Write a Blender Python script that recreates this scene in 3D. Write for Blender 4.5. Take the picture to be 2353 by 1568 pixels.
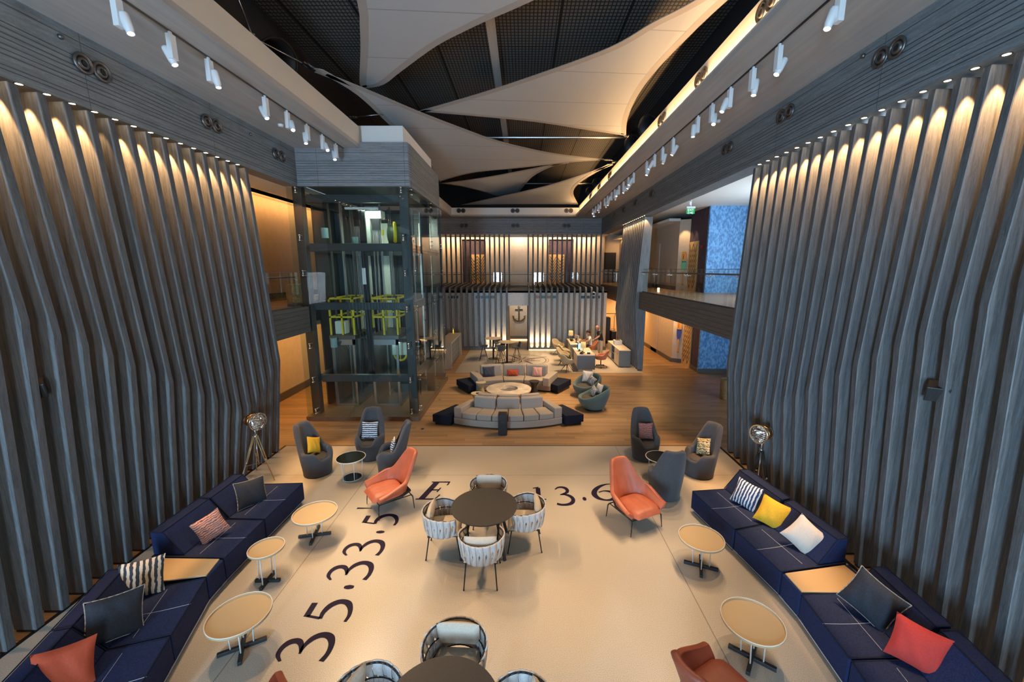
import bpy, bmesh, math, random
from mathutils import Vector, Matrix, Euler
random.seed(7)
for o in list(bpy.data.objects): bpy.data.objects.remove(o)
SC = bpy.context.scene
COL = SC.collection
R = math.radians
PI = math.pi

# ---------------------------------------------------------------- camera
cam_d = bpy.data.cameras.new('camera'); cam = bpy.data.objects.new('camera', cam_d); COL.objects.link(cam)
cam_d.sensor_width = 36; cam_d.lens = 927/2353*36
cam_d.shift_x = -25.5/2353; cam_d.clip_end = 200
cam.location = (0, 0, 4.6)
cam.rotation_euler = (PI/2 - math.atan(164/927), 0, 0)
SC.camera = cam
# ---------------------------------------------------------------- world, daylight, exposure
w = bpy.data.worlds.new('world'); SC.world = w; w.use_nodes = True
w.node_tree.nodes['Background'].inputs[0].default_value = (0.55, 0.75, 1.0, 1)
w.node_tree.nodes['Background'].inputs[1].default_value = 0.35
SC.view_settings.view_transform = 'Standard'; SC.view_settings.look = 'None'
SC.view_settings.gamma = 1; SC.view_settings.use_curve_mapping = False
SC.view_settings.exposure = 0.4
def light(name, kind, loc, rot=(0,0,0), power=10, color=(1,1,1), size=1, size_y=None, spot=60, blend=.5, radius=.03, parent=None):
    d = bpy.data.lights.new(name, kind); d.energy = power; d.color = color
    if kind == 'AREA':
        d.shape = 'RECTANGLE'; d.size = size; d.size_y = size_y or size
    elif kind == 'SPOT':
        d.spot_size = R(spot); d.spot_blend = blend; d.shadow_soft_size = radius
    else: d.shadow_soft_size = radius
    o = bpy.data.objects.new(name, d); COL.objects.link(o); o.location = loc; o.rotation_euler = rot
    if parent: o.parent = parent
    return o
FINL = (1.0, .57, .25); WARM = (1.0, .62, .28); WARM2 = (1.0, .72, .42)
# daylight entering through the glazed entrance front behind the viewer
light('daylight', 'AREA', (2.4, -6.9, 2.7), (R(90), 0, R(25)), 400, (.66, .84, 1.0), 1.6, 4.0)
light('daylight', 'AREA', (-3.9, -6.85, 2.6), (R(90), 0, R(-32)), 1350, (.40, .69, 1.0), 1.4, 4.4)

# ---------------------------------------------------------------- materials
MATS = {}
def mat(name, col=(.5,.5,.5), rough=.6, metal=0, spec=.5, emit=None, estr=0, noise=None, bump=None, sheen=0, coat=0):
    """noise=(scale, amount, stretch) varies the base colour; bump=(scale, strength)"""
    m = bpy.data.materials.new(name); m.use_nodes = True; nt = m.node_tree; b = nt.nodes['Principled BSDF']
    b.inputs['Base Color'].default_value = (*col, 1); b.inputs['Roughness'].default_value = rough
    b.inputs['Metallic'].default_value = metal; b.inputs['Specular IOR Level'].default_value = spec
    if sheen: b.inputs['Sheen Weight'].default_value = sheen
    if coat: b.inputs['Coat Weight'].default_value = coat
    if emit: b.inputs['Emission Color'].default_value = (*emit, 1); b.inputs['Emission Strength'].default_value = estr
    N = nt.nodes; L = nt.links
    if noise or bump:
        tc = N.new('ShaderNodeTexCoord')
    if noise:
        mp = N.new('ShaderNodeMapping'); mp.inputs['Scale'].default_value = noise[2] if len(noise) > 2 else (1,1,1)
        nz = N.new('ShaderNodeTexNoise'); nz.inputs['Scale'].default_value = noise[0]; nz.inputs['Detail'].default_value = 4
        L.new(tc.outputs['Object'], mp.inputs[0]); L.new(mp.outputs[0], nz.inputs['Vector'])
        cr = N.new('ShaderNodeValToRGB'); a = noise[1]
        cr.color_ramp.elements[0].position = .3; cr.color_ramp.elements[1].position = .7
        cr.color_ramp.elements[0].color = (*[c*(1-a) for c in col], 1); cr.color_ramp.elements[1].color = (*[min(1, c*(1+a)) for c in col], 1)
        L.new(nz.outputs[0], cr.inputs[0]); L.new(cr.outputs[0], b.inputs['Base Color'])
    if bump:
        n2 = N.new('ShaderNodeTexNoise'); n2.inputs['Scale'].default_value = bump[0]; n2.inputs['Detail'].default_value = 3
        L.new(tc.outputs['Object'], n2.inputs['Vector'])
        bp = N.new('ShaderNodeBump'); bp.inputs['Strength'].default_value = bump[1]; bp.inputs['Distance'].default_value = .01
        L.new(n2.outputs[0], bp.inputs['Height']); L.new(bp.outputs[0], b.inputs['Normal'])
    MATS[name] = m; return m
def math_node(nt, op, a, b=None, c=None):
    n = nt.nodes.new('ShaderNodeMath'); n.operation = op
    for i, v in enumerate((a, b, c)):
        if v is None: continue
        if isinstance(v, (int, float)): n.inputs[i].default_value = v
        else: nt.links.new(v, n.inputs[i])
    return n.outputs[0]
def mix_col(nt, fac, a, b):
    n = nt.nodes.new('ShaderNodeMix'); n.data_type = 'RGBA'
    for i, v in ((0, fac), (6, a), (7, b)):
        if isinstance(v, tuple): n.inputs[i].default_value = (*v, 1) if len(v) == 3 else v
        elif isinstance(v, (int, float)): n.inputs[i].default_value = v
        else: nt.links.new(v, n.inputs[i])
    return n.outputs[2]
def coords(m, kind='Object'):
    nt = m.node_tree; tc = nt.nodes.new('ShaderNodeTexCoord'); sx = nt.nodes.new('ShaderNodeSeparateXYZ')
    nt.links.new(tc.outputs[kind], sx.inputs[0]); return nt, tc.outputs[kind], sx.outputs
def noise_out(nt, vec, scale, stretch=(1,1,1), detail=4):
    mp = nt.nodes.new('ShaderNodeMapping'); mp.inputs['Scale'].default_value = stretch
    nz = nt.nodes.new('ShaderNodeTexNoise'); nz.inputs['Scale'].default_value = scale; nz.inputs['Detail'].default_value = detail
    nt.links.new(vec, mp.inputs[0]); nt.links.new(mp.outputs[0], nz.inputs['Vector']); return nz.outputs[0]
def oak(name, col, grain_axis, amt=.35, rough=.55):
    """brushed oak: long grain along one axis"""
    m = mat(name, col, rough); nt, v, s = coords(m)
    oi = nt.nodes.new('ShaderNodeObjectInfo'); va = nt.nodes.new('ShaderNodeVectorMath'); va.operation = 'ADD'
    nt.links.new(v, va.inputs[0]); nt.links.new(math_node(nt, 'MULTIPLY', oi.outputs['Random'], 60), va.inputs[1]); v = va.outputs[0]
    st = [9, 9, 9]; st[grain_axis] = .55
    a = noise_out(nt, v, 3.0, tuple(st), 6)
    st2 = [40, 40, 40]; st2[grain_axis] = 1.2
    b = noise_out(nt, v, 2.0, tuple(st2), 3)
    f = math_node(nt, 'MULTIPLY_ADD', b, .45, math_node(nt, 'MULTIPLY', a, .55))
    # ring figure
    rg = math_node(nt, 'FRACT', math_node(nt, 'MULTIPLY', a, 9.0))
    ln = math_node(nt, 'LESS_THAN', rg, .16)
    cr = nt.nodes.new('ShaderNodeValToRGB'); nt.links.new(f, cr.inputs[0])
    cr.color_ramp.elements[0].position = .36; cr.color_ramp.elements[1].position = .64
    cr.color_ramp.elements[0].color = (*[c*(1-amt) for c in col], 1); cr.color_ramp.elements[1].color = (*[c*(1+amt) for c in col], 1)
    cc = mix_col(nt, math_node(nt, 'MULTIPLY', ln, .35), cr.outputs[0], tuple(min(1, c*1.9) for c in col))
    nt.links.new(cc, nt.nodes['Principled BSDF'].inputs['Base Color']); return m
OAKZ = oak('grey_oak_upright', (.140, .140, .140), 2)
OAKE_SHADED = oak('grey_oak_edge_shaded', (.085, .087, .090), 2)  # darker copy of the fin oak: shade painted into the room-facing edges
OAKX = oak('grey_oak_across', (.155, .152, .148), 0)
OAKY = oak('grey_oak_lengthwise', (.105, .105, .103), 1)
def terrazzo():
    m = mat('terrazzo', (.56, .49, .40), .30); nt, v, s = coords(m)
    a = noise_out(nt, v, 130, (1,1,1), 2); b = noise_out(nt, v, .35, (1,1,1), 2)
    f = math_node(nt, 'MULTIPLY_ADD', b, .25, math_node(nt, 'MULTIPLY', a, .9))
    cr = nt.nodes.new('ShaderNodeValToRGB'); nt.links.new(f, cr.inputs[0])
    cr.color_ramp.elements[0].position = .42; cr.color_ramp.elements[1].position = .72
    cr.color_ramp.elements[0].color = (.36, .30, .235, 1); cr.color_ramp.elements[1].color = (.60, .53, .44, 1)
    # expansion joints: two along the hall, two across
    lines = None
    for ax, p in ((0, -3.51), (0, 2.44), (1, 8.5)):
        d = math_node(nt, 'ABSOLUTE', math_node(nt, 'SUBTRACT', s[ax], p)); l = math_node(nt, 'LESS_THAN', d, .0055)
        lines = l if lines is None else math_node(nt, 'MAXIMUM', lines, l)
    cc = mix_col(nt, math_node(nt, 'MULTIPLY', lines, .8), cr.outputs[0], (.12, .10, .08))
    nt.links.new(cc, nt.nodes['Principled BSDF'].inputs['Base Color']); return m
TERR = terrazzo()
def planks(name, col, width, axis=1, length=2.2, rough=.42):
    """boards running along x (axis=1: rows in y) or along y (axis=0)"""
    m = mat(name, col, rough); nt, v, s = coords(m); o = 1 - axis
    row = math_node(nt, 'DIVIDE', s[axis], width); ri = math_node(nt, 'FLOOR', row); rf = math_node(nt, 'FRACT', row)
    off = math_node(nt, 'MULTIPLY', math_node(nt, 'FRACT', math_node(nt, 'MULTIPLY', ri, .618)), length)
    cl = math_node(nt, 'DIVIDE', math_node(nt, 'ADD', s[o], off), length); ci = math_node(nt, 'FLOOR', cl); cf = math_node(nt, 'FRACT', cl)
    rnd = math_node(nt, 'FRACT', math_node(nt, 'MULTIPLY', math_node(nt, 'SINE', math_node(nt, 'MULTIPLY_ADD', ri, 12.98, math_node(nt, 'MULTIPLY', ci, 78.2))), 437.5))
    st = [30, 30, 30]; st[o] = .8
    g = noise_out(nt, v, 1.6, tuple(st), 5)
    f = math_node(nt, 'MULTIPLY_ADD', rnd, .28, math_node(nt, 'MULTIPLY', g, .75))
    cr = nt.nodes.new('ShaderNodeValToRGB'); nt.links.new(f, cr.inputs[0])
    cr.color_ramp.elements[0].position = .25; cr.color_ramp.elements[1].position = .75
    cr.color_ramp.elements[0].color = (*[c*.6 for c in col], 1); cr.color_ramp.elements[1].color = (*[c*1.35 for c in col], 1)
    gap = math_node(nt, 'MAXIMUM', math_node(nt, 'LESS_THAN', rf, .035), math_node(nt, 'LESS_THAN', cf, .002))
    cc = mix_col(nt, math_node(nt, 'MULTIPLY', gap, .75), cr.outputs[0], tuple(c*.2 for c in col))
    nt.links.new(cc, nt.nodes['Principled BSDF'].inputs['Base Color']); return m
WOODF = planks('wood_floor_boards', (.36, .215, .105), .14)
WOODS = planks('wood_sill_boards', (.30, .20, .12), .12)
def siding(name, col, axis_long, ztab):
    """horizontal cladding boards of uneven width; joint lines at heights ztab, butt joints every 3.4 m"""
    m = oak(name, col, axis_long, .25); nt, v, s = coords(m); b = nt.nodes['Principled BSDF']
    src = b.inputs['Base Color'].links[0].from_socket; lines = None
    for z in ztab:
        l = math_node(nt, 'LESS_THAN', math_node(nt, 'ABSOLUTE', math_node(nt, 'SUBTRACT', s[2], z)), .007)
        lines = l if lines is None else math_node(nt, 'MAXIMUM', lines, l)
    bj = math_node(nt, 'LESS_THAN', math_node(nt, 'FRACT', math_node(nt, 'DIVIDE', math_node(nt, 'ADD', s[axis_long], 100.1), 2.42)), .0035)
    lines = math_node(nt, 'MAXIMUM', lines, bj)
    nt.links.new(mix_col(nt, math_node(nt, 'MULTIPLY', lines, .8), src, tuple(c*.15 for c in col)), b.inputs['Base Color']); return m
ZT = (7.0, 7.05, 7.18, 7.24, 7.30, 7.37, 7.43, 7.5, 7.56, 7.78)
SIDE_Y = siding('cladding_side', (.15, .17, .18), 1, ZT)
SIDE_X = siding('cladding_front', (.215, .222, .232), 0, ZT)
BAND_Y = siding('cladding_balcony', (.085, .080, .074), 1, (2.95, 3.06, 3.2, 3.33, 3.45))
PLAST = mat('soffit_plaster', (.40, .375, .35), .7, noise=(2.5, .10, (4, .3, 1)))
WALLW = mat('beige_wall', (.60, .50, .39), .75, noise=(6, .05), bump=(120, .15))
WHITE = mat('white_paint', (.78, .76, .72), .6)
CEILW = mat('white_ceiling', (.80, .79, .74), .7)
COVE = mat('cove_plaster', (.62, .56, .47), .7)
STONE = mat('pale_stone_panel', (.72, .68, .62), .7, noise=(14, .14, (3, 3, .6)))
BLACK = mat('black_void', (.012, .012, .013), .8)
BLK = mat('black_metal', (.018, .018, .02), .4, .3)
BLKW = mat('black_wood', (.020, .019, .020), .5, noise=(20, .3, (6, 6, 1)))
BASEB = mat('skirting', (.10, .095, .09), .5)
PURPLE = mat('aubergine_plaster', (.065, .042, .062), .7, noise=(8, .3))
def bluewall():
    m = mat('blue_textured_wallpaper', (.05, .16, .36), .6); nt, v, s = coords(m)
    a = noise_out(nt, v, 9, (1.6, 1, .8), 5); cr = nt.nodes.new('ShaderNodeValToRGB'); nt.links.new(a, cr.inputs[0])
    cr.color_ramp.elements[0].position = .4; cr.color_ramp.elements[1].position = .62
    cr.color_ramp.elements[0].color = (.075, .22, .46, 1); cr.color_ramp.elements[1].color = (.20, .46, .80, 1)
    nt.links.new(cr.outputs[0], nt.nodes['Principled BSDF'].inputs['Base Color']); return m
BLUEW = bluewall()
def gridceil():
    m = mat('black_mesh_ceiling', (.02, .02, .02), .7); nt, v, s = coords(m)
    def per(x, p, wd): return math_node(nt, 'LESS_THAN', math_node(nt, 'FRACT', math_node(nt, 'DIVIDE', math_node(nt, 'ADD', x, 100), p)), wd)
    lines = math_node(nt, 'MAXIMUM', per(s[0], .085, .30), per(s[1], .12, .30))
    j = math_node(nt, 'MAXIMUM', per(math_node(nt, 'ADD', s[0], .72), 1.45, .045), per(s[1], 3.0, .015))
    c = mix_col(nt, lines, (.125, .115, .105), (.012, .012, .012)); c = mix_col(nt, j, c, (.002, .002, .002))
    nt.links.new(c, nt.nodes['Principled BSDF'].inputs['Base Color']); return m
GRID = gridceil()
def sailmat():
    m = mat('tensile_membrane', (.40, .42, .435), .8); nt, v, s = coords(m)
    d = math_node(nt, 'ADD', s[1], math_node(nt, 'MULTIPLY', s[0], -.07))
    l = math_node(nt, 'LESS_THAN', math_node(nt, 'FRACT', math_node(nt, 'DIVIDE', math_node(nt, 'ADD', d, 100), 1.75)), .018)
    nt.links.new(mix_col(nt, math_node(nt, 'MULTIPLY', l, .55), (.40, .42, .435), (.18, .17, .16)), nt.nodes['Principled BSDF'].inputs['Base Color']); return m
SAIL = sailmat(); SAILB = mat('membrane_hem', (.33, .31, .29), .8)
STEEL = mat('steel', (.55, .55, .55), .28, 1.0); STEELD = mat('brushed_dark_steel', (.17, .16, .155), .38, .9)
CHROME = mat('chrome', (.80, .78, .75), .08, 1.0); BRASS = mat('brass_wood_leg', (.50, .33, .16), .35, .3)
FRAME = mat('shaft_frame_paint', (.020, .027, .031), .5)
GREENW = mat('shaft_white_panel', (.66, .70, .60), .6)
YEL = mat('safety_yellow', (.72, .58, .02), .5)
def glass(name, tint=(.82, .9, .88), f=1.0, base=.04):
    m = bpy.data.materials.new(name); m.use_nodes = True; nt = m.node_tree; N = nt.nodes
    N.remove(N['Principled BSDF']); t = N.new('ShaderNodeBsdfTransparent'); g = N.new('ShaderNodeBsdfGlossy'); mx = N.new('ShaderNodeMixShader'); fr = N.new('ShaderNodeFresnel')
    t.inputs[0].default_value = (*tint, 1); g.inputs['Roughness'].default_value = .01; fr.inputs[0].default_value = 1.5
    ge = N.new('ShaderNodeNewGeometry'); k = math_node(nt, 'MULTIPLY', math_node(nt, 'MULTIPLY_ADD', fr.outputs[0], f, base), math_node(nt, 'SUBTRACT', 1, ge.outputs['Backfacing']))
    nt.links.new(k, mx.inputs[0]); nt.links.new(t.outputs[0], mx.inputs[1]); nt.links.new(g.outputs[0], mx.inputs[2])
    nt.links.new(mx.outputs[0], N['Material Output'].inputs[0]); MATS[name] = m; return m
GLASS = glass('shaft_glass', (.93, .97, .95)); GLASS2 = glass('balustrade_glass', (.95, .97, .96), 1.1, .05)
def emis(name, col, s): return mat(name, col, .5, emit=col, estr=s)
LAMPW = emis('warm_lamp', (1, .72, .42), 28); LEDW = emis('warm_led', (1, .60, .26), 5); LAMPT = emis('track_lamp', (1, .80, .58), 32)
DENIM = mat('navy_fabric', (.015, .025, .078), .85, noise=(70, .3), bump=(400, .3), spec=.2)
DENIMD = mat('dark_navy_fabric', (.010, .013, .028), .85, noise=(60, .3), spec=.2)
STITCH = mat('white_stitch', (.45, .44, .48), .8)
GREYF = mat('charcoal_fabric', (.062, .060, .064), .9, noise=(80, .25), bump=(400, .3), sheen=.2)
GREYS = mat('brown_grey_seat_fabric', (.085, .070, .060), .9, noise=(80, .25))
ORL = mat('orange_leather', (.42, .105, .050), .5, noise=(5, .12), bump=(9, .45))
RUSTL = mat('rust_leather', (.25, .055, .026), .5, noise=(5, .12), bump=(9, .45))
SOFG = mat('light_grey_fabric', (.35, .29, .24), .9, noise=(60, .10), bump=(300, .2))
TEAL = mat('teal_fabric', (.075, .115, .105), .9, noise=(60, .25), sheen=.2)
BEIGE = mat('cream_upholstery', (.50, .40, .25), .85, noise=(50, .08))
CORAL = mat('coral_upholstery', (.52, .20, .12), .8, noise=(50, .08))
STRAP = mat('grey_strap', (.50, .46, .43), .8, noise=(60, .10)); CUSH = mat('linen_cushion', (.50, .42, .33), .9, noise=(60, .08))
TRAY = mat('sand_lacquer', (.50, .35, .19), .55); TRAYE = mat('white_rim', (.72, .68, .62), .4)
DTOP = mat('dark_tabletop', (.036, .031, .028), .5, noise=(90, .2)); SMOKE = mat('smoked_glass', (.012, .012, .012), .12, spec=.8)
WHT = mat('white_metal', (.75, .75, .75), .4); TTOP = mat('pale_tabletop', (.62, .47, .30), .4)
DESKG = mat('desk_grey_laminate', (.16, .175, .185), .5); DESKT = mat('desk_pale_top', (.62, .50, .38), .4)
MARB = mat('marble', (.50, .43, .36), .25, noise=(3, .2)); COUNT = mat('counter_stone', (.52, .44, .35), .4, noise=(5, .06))
SHADE = mat('lamp_shade', (.55, .42, .22), .8, emit=(1, .6, .2), estr=.35)
SKIN = mat('skin', (.42, .22, .14), .6); HAIR = mat('black_hair', (.012, .010, .010), .6); TSHW = mat('white_polo', (.80, .79, .77), .8); TSHB = mat('black_polo', (.015, .015, .018), .8)
TROU = mat('khaki_trousers', (.50, .40, .32), .8); DTRO = mat('dark_trousers', (.03, .03, .04), .8)
WICK = mat('wicker', (.30, .19, .08), .7, noise=(30, .4)); INK = mat('navy_inlay', (.016, .010, .030), .7, spec=.15)
PANELW = mat('light_wood_panel', (.60, .38, .15), .5, noise=(8, .12, (6, 6, .6))); CHEVD = mat('grey_wood_chevron', (.055, .038, .022), .6)
REDP = mat('red_plastic', (.35, .02, .02), .5); GREENS = mat('exit_green', (.01, .22, .06), .4, emit=(.01, .30, .08), estr=.4)
SCREEN = emis('lit_screen', (.25, .65, .95), 1.2); PAPER = mat('paper', (.8, .78, .74), .7)
ANCH = mat('gilded_iron', (.22, .12, .03), .45, .6, noise=(12, .5)); BOTT = mat('yellow_bottle', (.75, .62, .08), .2, emit=(.8, .6, .05), estr=.5)
OARO = mat('oar_orange', (.70, .30, .03), .5); OARG = mat('oar_green', (.16, .50, .28), .5); OARB = mat('oar_blue', (.05, .06, .30), .5)
LETW = mat('white_lettering', (.85, .85, .85), .5, emit=(.8, .9, .8), estr=.5)

def stripes(name, ca, cb, freq, axis='z', rag=.18, duty=.5, rough=.85):
    """woven ragged stripes across a cushion, in the cushion's own coordinates"""
    m = mat(name, ca, rough); nt, v, s = coords(m); i = {'x': 0, 'y': 1, 'z': 2}[axis]
    n = noise_out(nt, v, 14, (1, 1, 1), 3)
    t = math_node(nt, 'ADD', math_node(nt, 'MULTIPLY', s[i], freq), math_node(nt, 'MULTIPLY', n, rag*4))
    f = math_node(nt, 'GREATER_THAN', math_node(nt, 'FRACT', math_node(nt, 'ADD', t, 50)), duty)
    nt.links.new(mix_col(nt, f, ca, cb), nt.nodes['Principled BSDF'].inputs['Base Color']); return m
C_BW = stripes('white_navy_stripe', (.78, .76, .74), (.03, .04, .08), 20, 'z')
C_BWX = stripes('white_navy_upright_stripe', (.80, .79, .78), (.03, .05, .12), 20, 'x')
C_CR = stripes('cream_black_stripe', (.68, .56, .42), (.035, .035, .04), 17, 'x')
C_PK = stripes('pink_brown_weave', (.62, .30, .22), (.16, .07, .06), 30, 'z', .5, .62)
C_PK2 = stripes('dusty_pink_weave', (.45, .20, .17), (.16, .07, .06), 26, 'z', .5, .55)
C_GD = stripes('gold_black_weave', (.66, .50, .25), (.05, .045, .03), 18, 'z', .6, .7)
C_ZB = stripes('grey_ripple', (.55, .50, .45), (.09, .09, .09), 26, 'x', .9)
C_ROSE = stripes('rose_stripe', (.62, .36, .28), (.50, .20, .15), 16, 'x', .4)
C_YE = mat('mustard_fabric', (.74, .40, .02), .85, noise=(60, .1)); C_OR = mat('burnt_orange_fabric', (.42, .055, .016), .85, noise=(60, .1))
C_RD = mat('red_fabric', (.42, .030, .022), .85, noise=(60, .1)); C_WH = mat('ivory_linen', (.64, .55, .46), .85, noise=(50, .05)); C_BK = mat('charcoal_denim', (.020, .024, .034), .85, noise=(60, .25))
C_NV = mat('slate_navy_fabric', (.035, .038, .06), .85, noise=(60, .2))

# ---------------------------------------------------------------- mesh helpers
class MB:
    def __init__(s): s.v = []; s.f = []; s.mi = []; s.cur = 0
    def add(s, vs, fs):
        o = len(s.v); s.v += [tuple(p) for p in vs]; s.f += [tuple(i+o for i in f) for f in fs]; s.mi += [s.cur]*len(fs); return s
    def box(s, x0, x1, y0, y1, z0, z1):
        return s.add([(x0,y0,z0),(x1,y0,z0),(x1,y1,z0),(x0,y1,z0),(x0,y0,z1),(x1,y0,z1),(x1,y1,z1),(x0,y1,z1)],
                     [(0,3,2,1),(4,5,6,7),(0,1,5,4),(1,2,6,5),(2,3,7,6),(3,0,4,7)])
    def obox(s, c, size, rot=(0,0,0)):
        M = Matrix.Translation(c) @ Euler(rot).to_matrix().to_4x4(); a, b, d = [q/2 for q in size]
        vs = [M @ Vector(p) for p in [(-a,-b,-d),(a,-b,-d),(a,b,-d),(-a,b,-d),(-a,-b,d),(a,-b,d),(a,b,d),(-a,b,d)]]
        return s.add(vs, [(0,3,2,1),(4,5,6,7),(0,1,5,4),(1,2,6,5),(2,3,7,6),(3,0,4,7)])
    def prism(s, poly, z0, z1, top=None):
        n = len(poly); top = top or poly
        if sum(poly[i][0]*poly[(i+1) % n][1]-poly[(i+1) % n][0]*poly[i][1] for i in range(n)) < 0: poly = poly[::-1]; top = top[::-1]
        vs = [(x, y, z0) for x, y in poly] + [(x, y, z1) for x, y in top]
        return s.add(vs, [tuple(range(n-1, -1, -1)), tuple(range(n, 2*n))] + [(i, (i+1) % n, n+(i+1) % n, n+i) for i in range(n)])
    def extr(s, poly, axis, a, b):
        """polygon in the plane across `axis` extruded from a to b"""
        n = len(poly)
        def P(p, q): return {0: (q, p[0], p[1]), 1: (p[0], q, p[1]), 2: (p[0], p[1], q)}[axis]
        vs = [P(p, a) for p in poly] + [P(p, b) for p in poly]
        return s.add(vs, [tuple(range(n-1, -1, -1)), tuple(range(n, 2*n))] + [(i, (i+1) % n, n+(i+1) % n, n+i) for i in range(n)])
    def tube(s, p0, p1, r0, r1=None, n=10):
        r1 = r0 if r1 is None else r1; p0 = Vector(p0); p1 = Vector(p1); d = (p1-p0).normalized()
        a = d.orthogonal().normalized(); b = d.cross(a)
        vs = [p0+(a*math.cos(2*PI*i/n)+b*math.sin(2*PI*i/n))*r0 for i in range(n)] + [p1+(a*math.cos(2*PI*i/n)+b*math.sin(2*PI*i/n))*r1 for i in range(n)]
        return s.add(vs, [tuple(range(n-1, -1, -1)), tuple(range(n, 2*n))] + [(i, (i+1) % n, n+(i+1) % n, n+i) for i in range(n)])
    def path(s, pts, r, n=8):
        for a, b in zip(pts[:-1], pts[1:]): s.tube(a, b, r, r, n)
        return s
    def lathe(s, prof, c=(0,0,0), n=28, axis='z', sx=1, sy=1):
        vs = []; fs = []; m = len(prof)
        for i in range(n):
            a = 2*PI*i/n
            for r, z in prof:
                p = (r*math.cos(a)*sx, r*math.sin(a)*sy, z)
                if axis == 'y': p = (p[0], p[2], p[1])
                if axis == 'x': p = (p[2], p[0], p[1])
                vs.append((c[0]+p[0], c[1]+p[1], c[2]+p[2]))
        for i in range(n):
            for j in range(m-1):
                a, b = i*m+j, ((i+1) % n)*m+j; fs.append((a, b, b+1, a+1))
        return s.add(vs, fs)
    def ring(s, c, r0, r1, z0, z1, n=32):
        return s.lathe([(r0, z0), (r1, z0), (r1, z1), (r0, z1), (r0, z0)], c, n)
    def torus(s, c, R0, r, n=32, m=8, nrm=(0,0,1), a0=0, a1=2*PI):
        nrm = Vector(nrm).normalized(); A = nrm.orthogonal().normalized(); B = nrm.cross(A); full = abs(a1-a0-2*PI) < 1e-6
        k = n if full else n+1; vs = []; fs = []
        for i in range(k):
            t = a0+(a1-a0)*i/n; d = A*math.cos(t)+B*math.sin(t)
            for j in range(m):
                q = 2*PI*j/m; vs.append(Vector(c)+d*(R0+r*math.cos(q))+nrm*r*math.sin(q))
        for i in range(n):
            for j in range(m):
                a = i*m; b = ((i+1) % k)*m; fs.append((a+j, b+j, b+(j+1) % m, a+(j+1) % m))
        return s.add(vs, fs)
    def sphere(s, c, r, n=16, sc=(1,1,1)):
        pr = [(max(1e-4, math.sin(PI*j/10))*r, -math.cos(PI*j/10)*r) for j in range(11)]
        vs = []; fs = []
        for i in range(n):
            a = 2*PI*i/n
            for q, z in pr: vs.append((c[0]+q*math.cos(a)*sc[0], c[1]+q*math.sin(a)*sc[1], c[2]+z*sc[2]))
        for i in range(n):
            for j in range(10): a, b = i*11+j, ((i+1) % n)*11+j; fs.append((a, b, b+1, a+1))
        return s.add(vs, fs)
    def grid(s, fn, nu, nv, closed=False):
        vs = [fn(i/(nu-(0 if closed else 1)), j/(nv-1)) for i in range(nu) for j in range(nv)]; fs = []
        for i in range(nu if closed else nu-1):
            for j in range(nv-1):
                a, b = i*nv+j, ((i+1) % nu)*nv+j; fs.append((a, b, b+1, a+1))
        return s.add(vs, fs)
    def obj(s, name, m, parent=None, smooth=False, bevel=0, seg=2, subd=0, solid=0, fixn=True, loc=None, rot=None):
        me = bpy.data.meshes.new(name); me.from_pydata(s.v, [], s.f)
        for k in (m if isinstance(m, (list, tuple)) else [m]): me.materials.append(k)
        for p, k in zip(me.polygons, s.mi): p.material_index = k
        if fixn:
            bm = bmesh.new(); bm.from_mesh(me); bmesh.ops.recalc_face_normals(bm, faces=bm.faces); bm.to_mesh(me); bm.free()
        o = bpy.data.objects.new(name, me); COL.objects.link(o)
        if smooth:
            for p in me.polygons: p.use_smooth = True
        if solid: q = o.modifiers.new('s', 'SOLIDIFY'); q.thickness = solid; q.offset = 0
        if bevel: q = o.modifiers.new('b', 'BEVEL'); q.width = bevel; q.segments = seg; q.limit_method = 'ANGLE'; q.angle_limit = R(40)
        if subd: q = o.modifiers.new('d', 'SUBSURF'); q.levels = q.render_levels = subd
        if parent: o.parent = parent
        if loc: o.location = loc
        if rot: o.rotation_euler = rot
        return o
def tag(o, label=None, cat=None, group=None, kind=None):
    if label: o['label'] = label
    if cat: o['category'] = cat
    if group: o['group'] = group
    if kind: o['kind'] = kind
    return o
def thing(name, label, cat, loc=(0,0,0), rz=0, group=None):
    o = bpy.data.objects.new(name, None); COL.objects.link(o); o.location = loc; o.rotation_euler = (0, 0, rz); o.empty_display_size = .1
    return tag(o, label, cat, group)
def struct(name, mb, m, parent=None, **k):
    o = mb.obj(name, m, parent, **k)
    if not parent: o['kind'] = 'structure'
    return o
def box(*a): return MB().box(*a)
def dup(root, loc=None, rz=None, label=None, group=None, rot=None):
    def cp(o, par):
        c = o.copy(); COL.objects.link(c); c.parent = par
        for ch in kids.get(o, []): cp(ch, c)
        return c
    kids = {}
    st = [root]
    while st:
        o = st.pop(); kids[o] = list(o.children); st += kids[o]
    r = cp(root, None)
    if loc is not None: r.location = loc
    if rot is not None: r.rotation_euler = rot
    elif rz is not None: r.rotation_euler = (0, 0, rz)
    if label: r['label'] = label
    if group: r['group'] = group
    return r
ORD = 'first second third fourth fifth sixth seventh eighth ninth tenth eleventh twelfth thirteenth fourteenth fifteenth sixteenth seventeenth eighteenth nineteenth twentieth'.split() + ['twenty-first', 'twenty-second', 'twenty-third', 'twenty-fourth', 'twenty-fifth']
def face_rot(d):
    """euler for something built pointing down -Z so that it points along d"""
    return Vector(d).to_track_quat('-Z', 'Y').to_euler()

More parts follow.
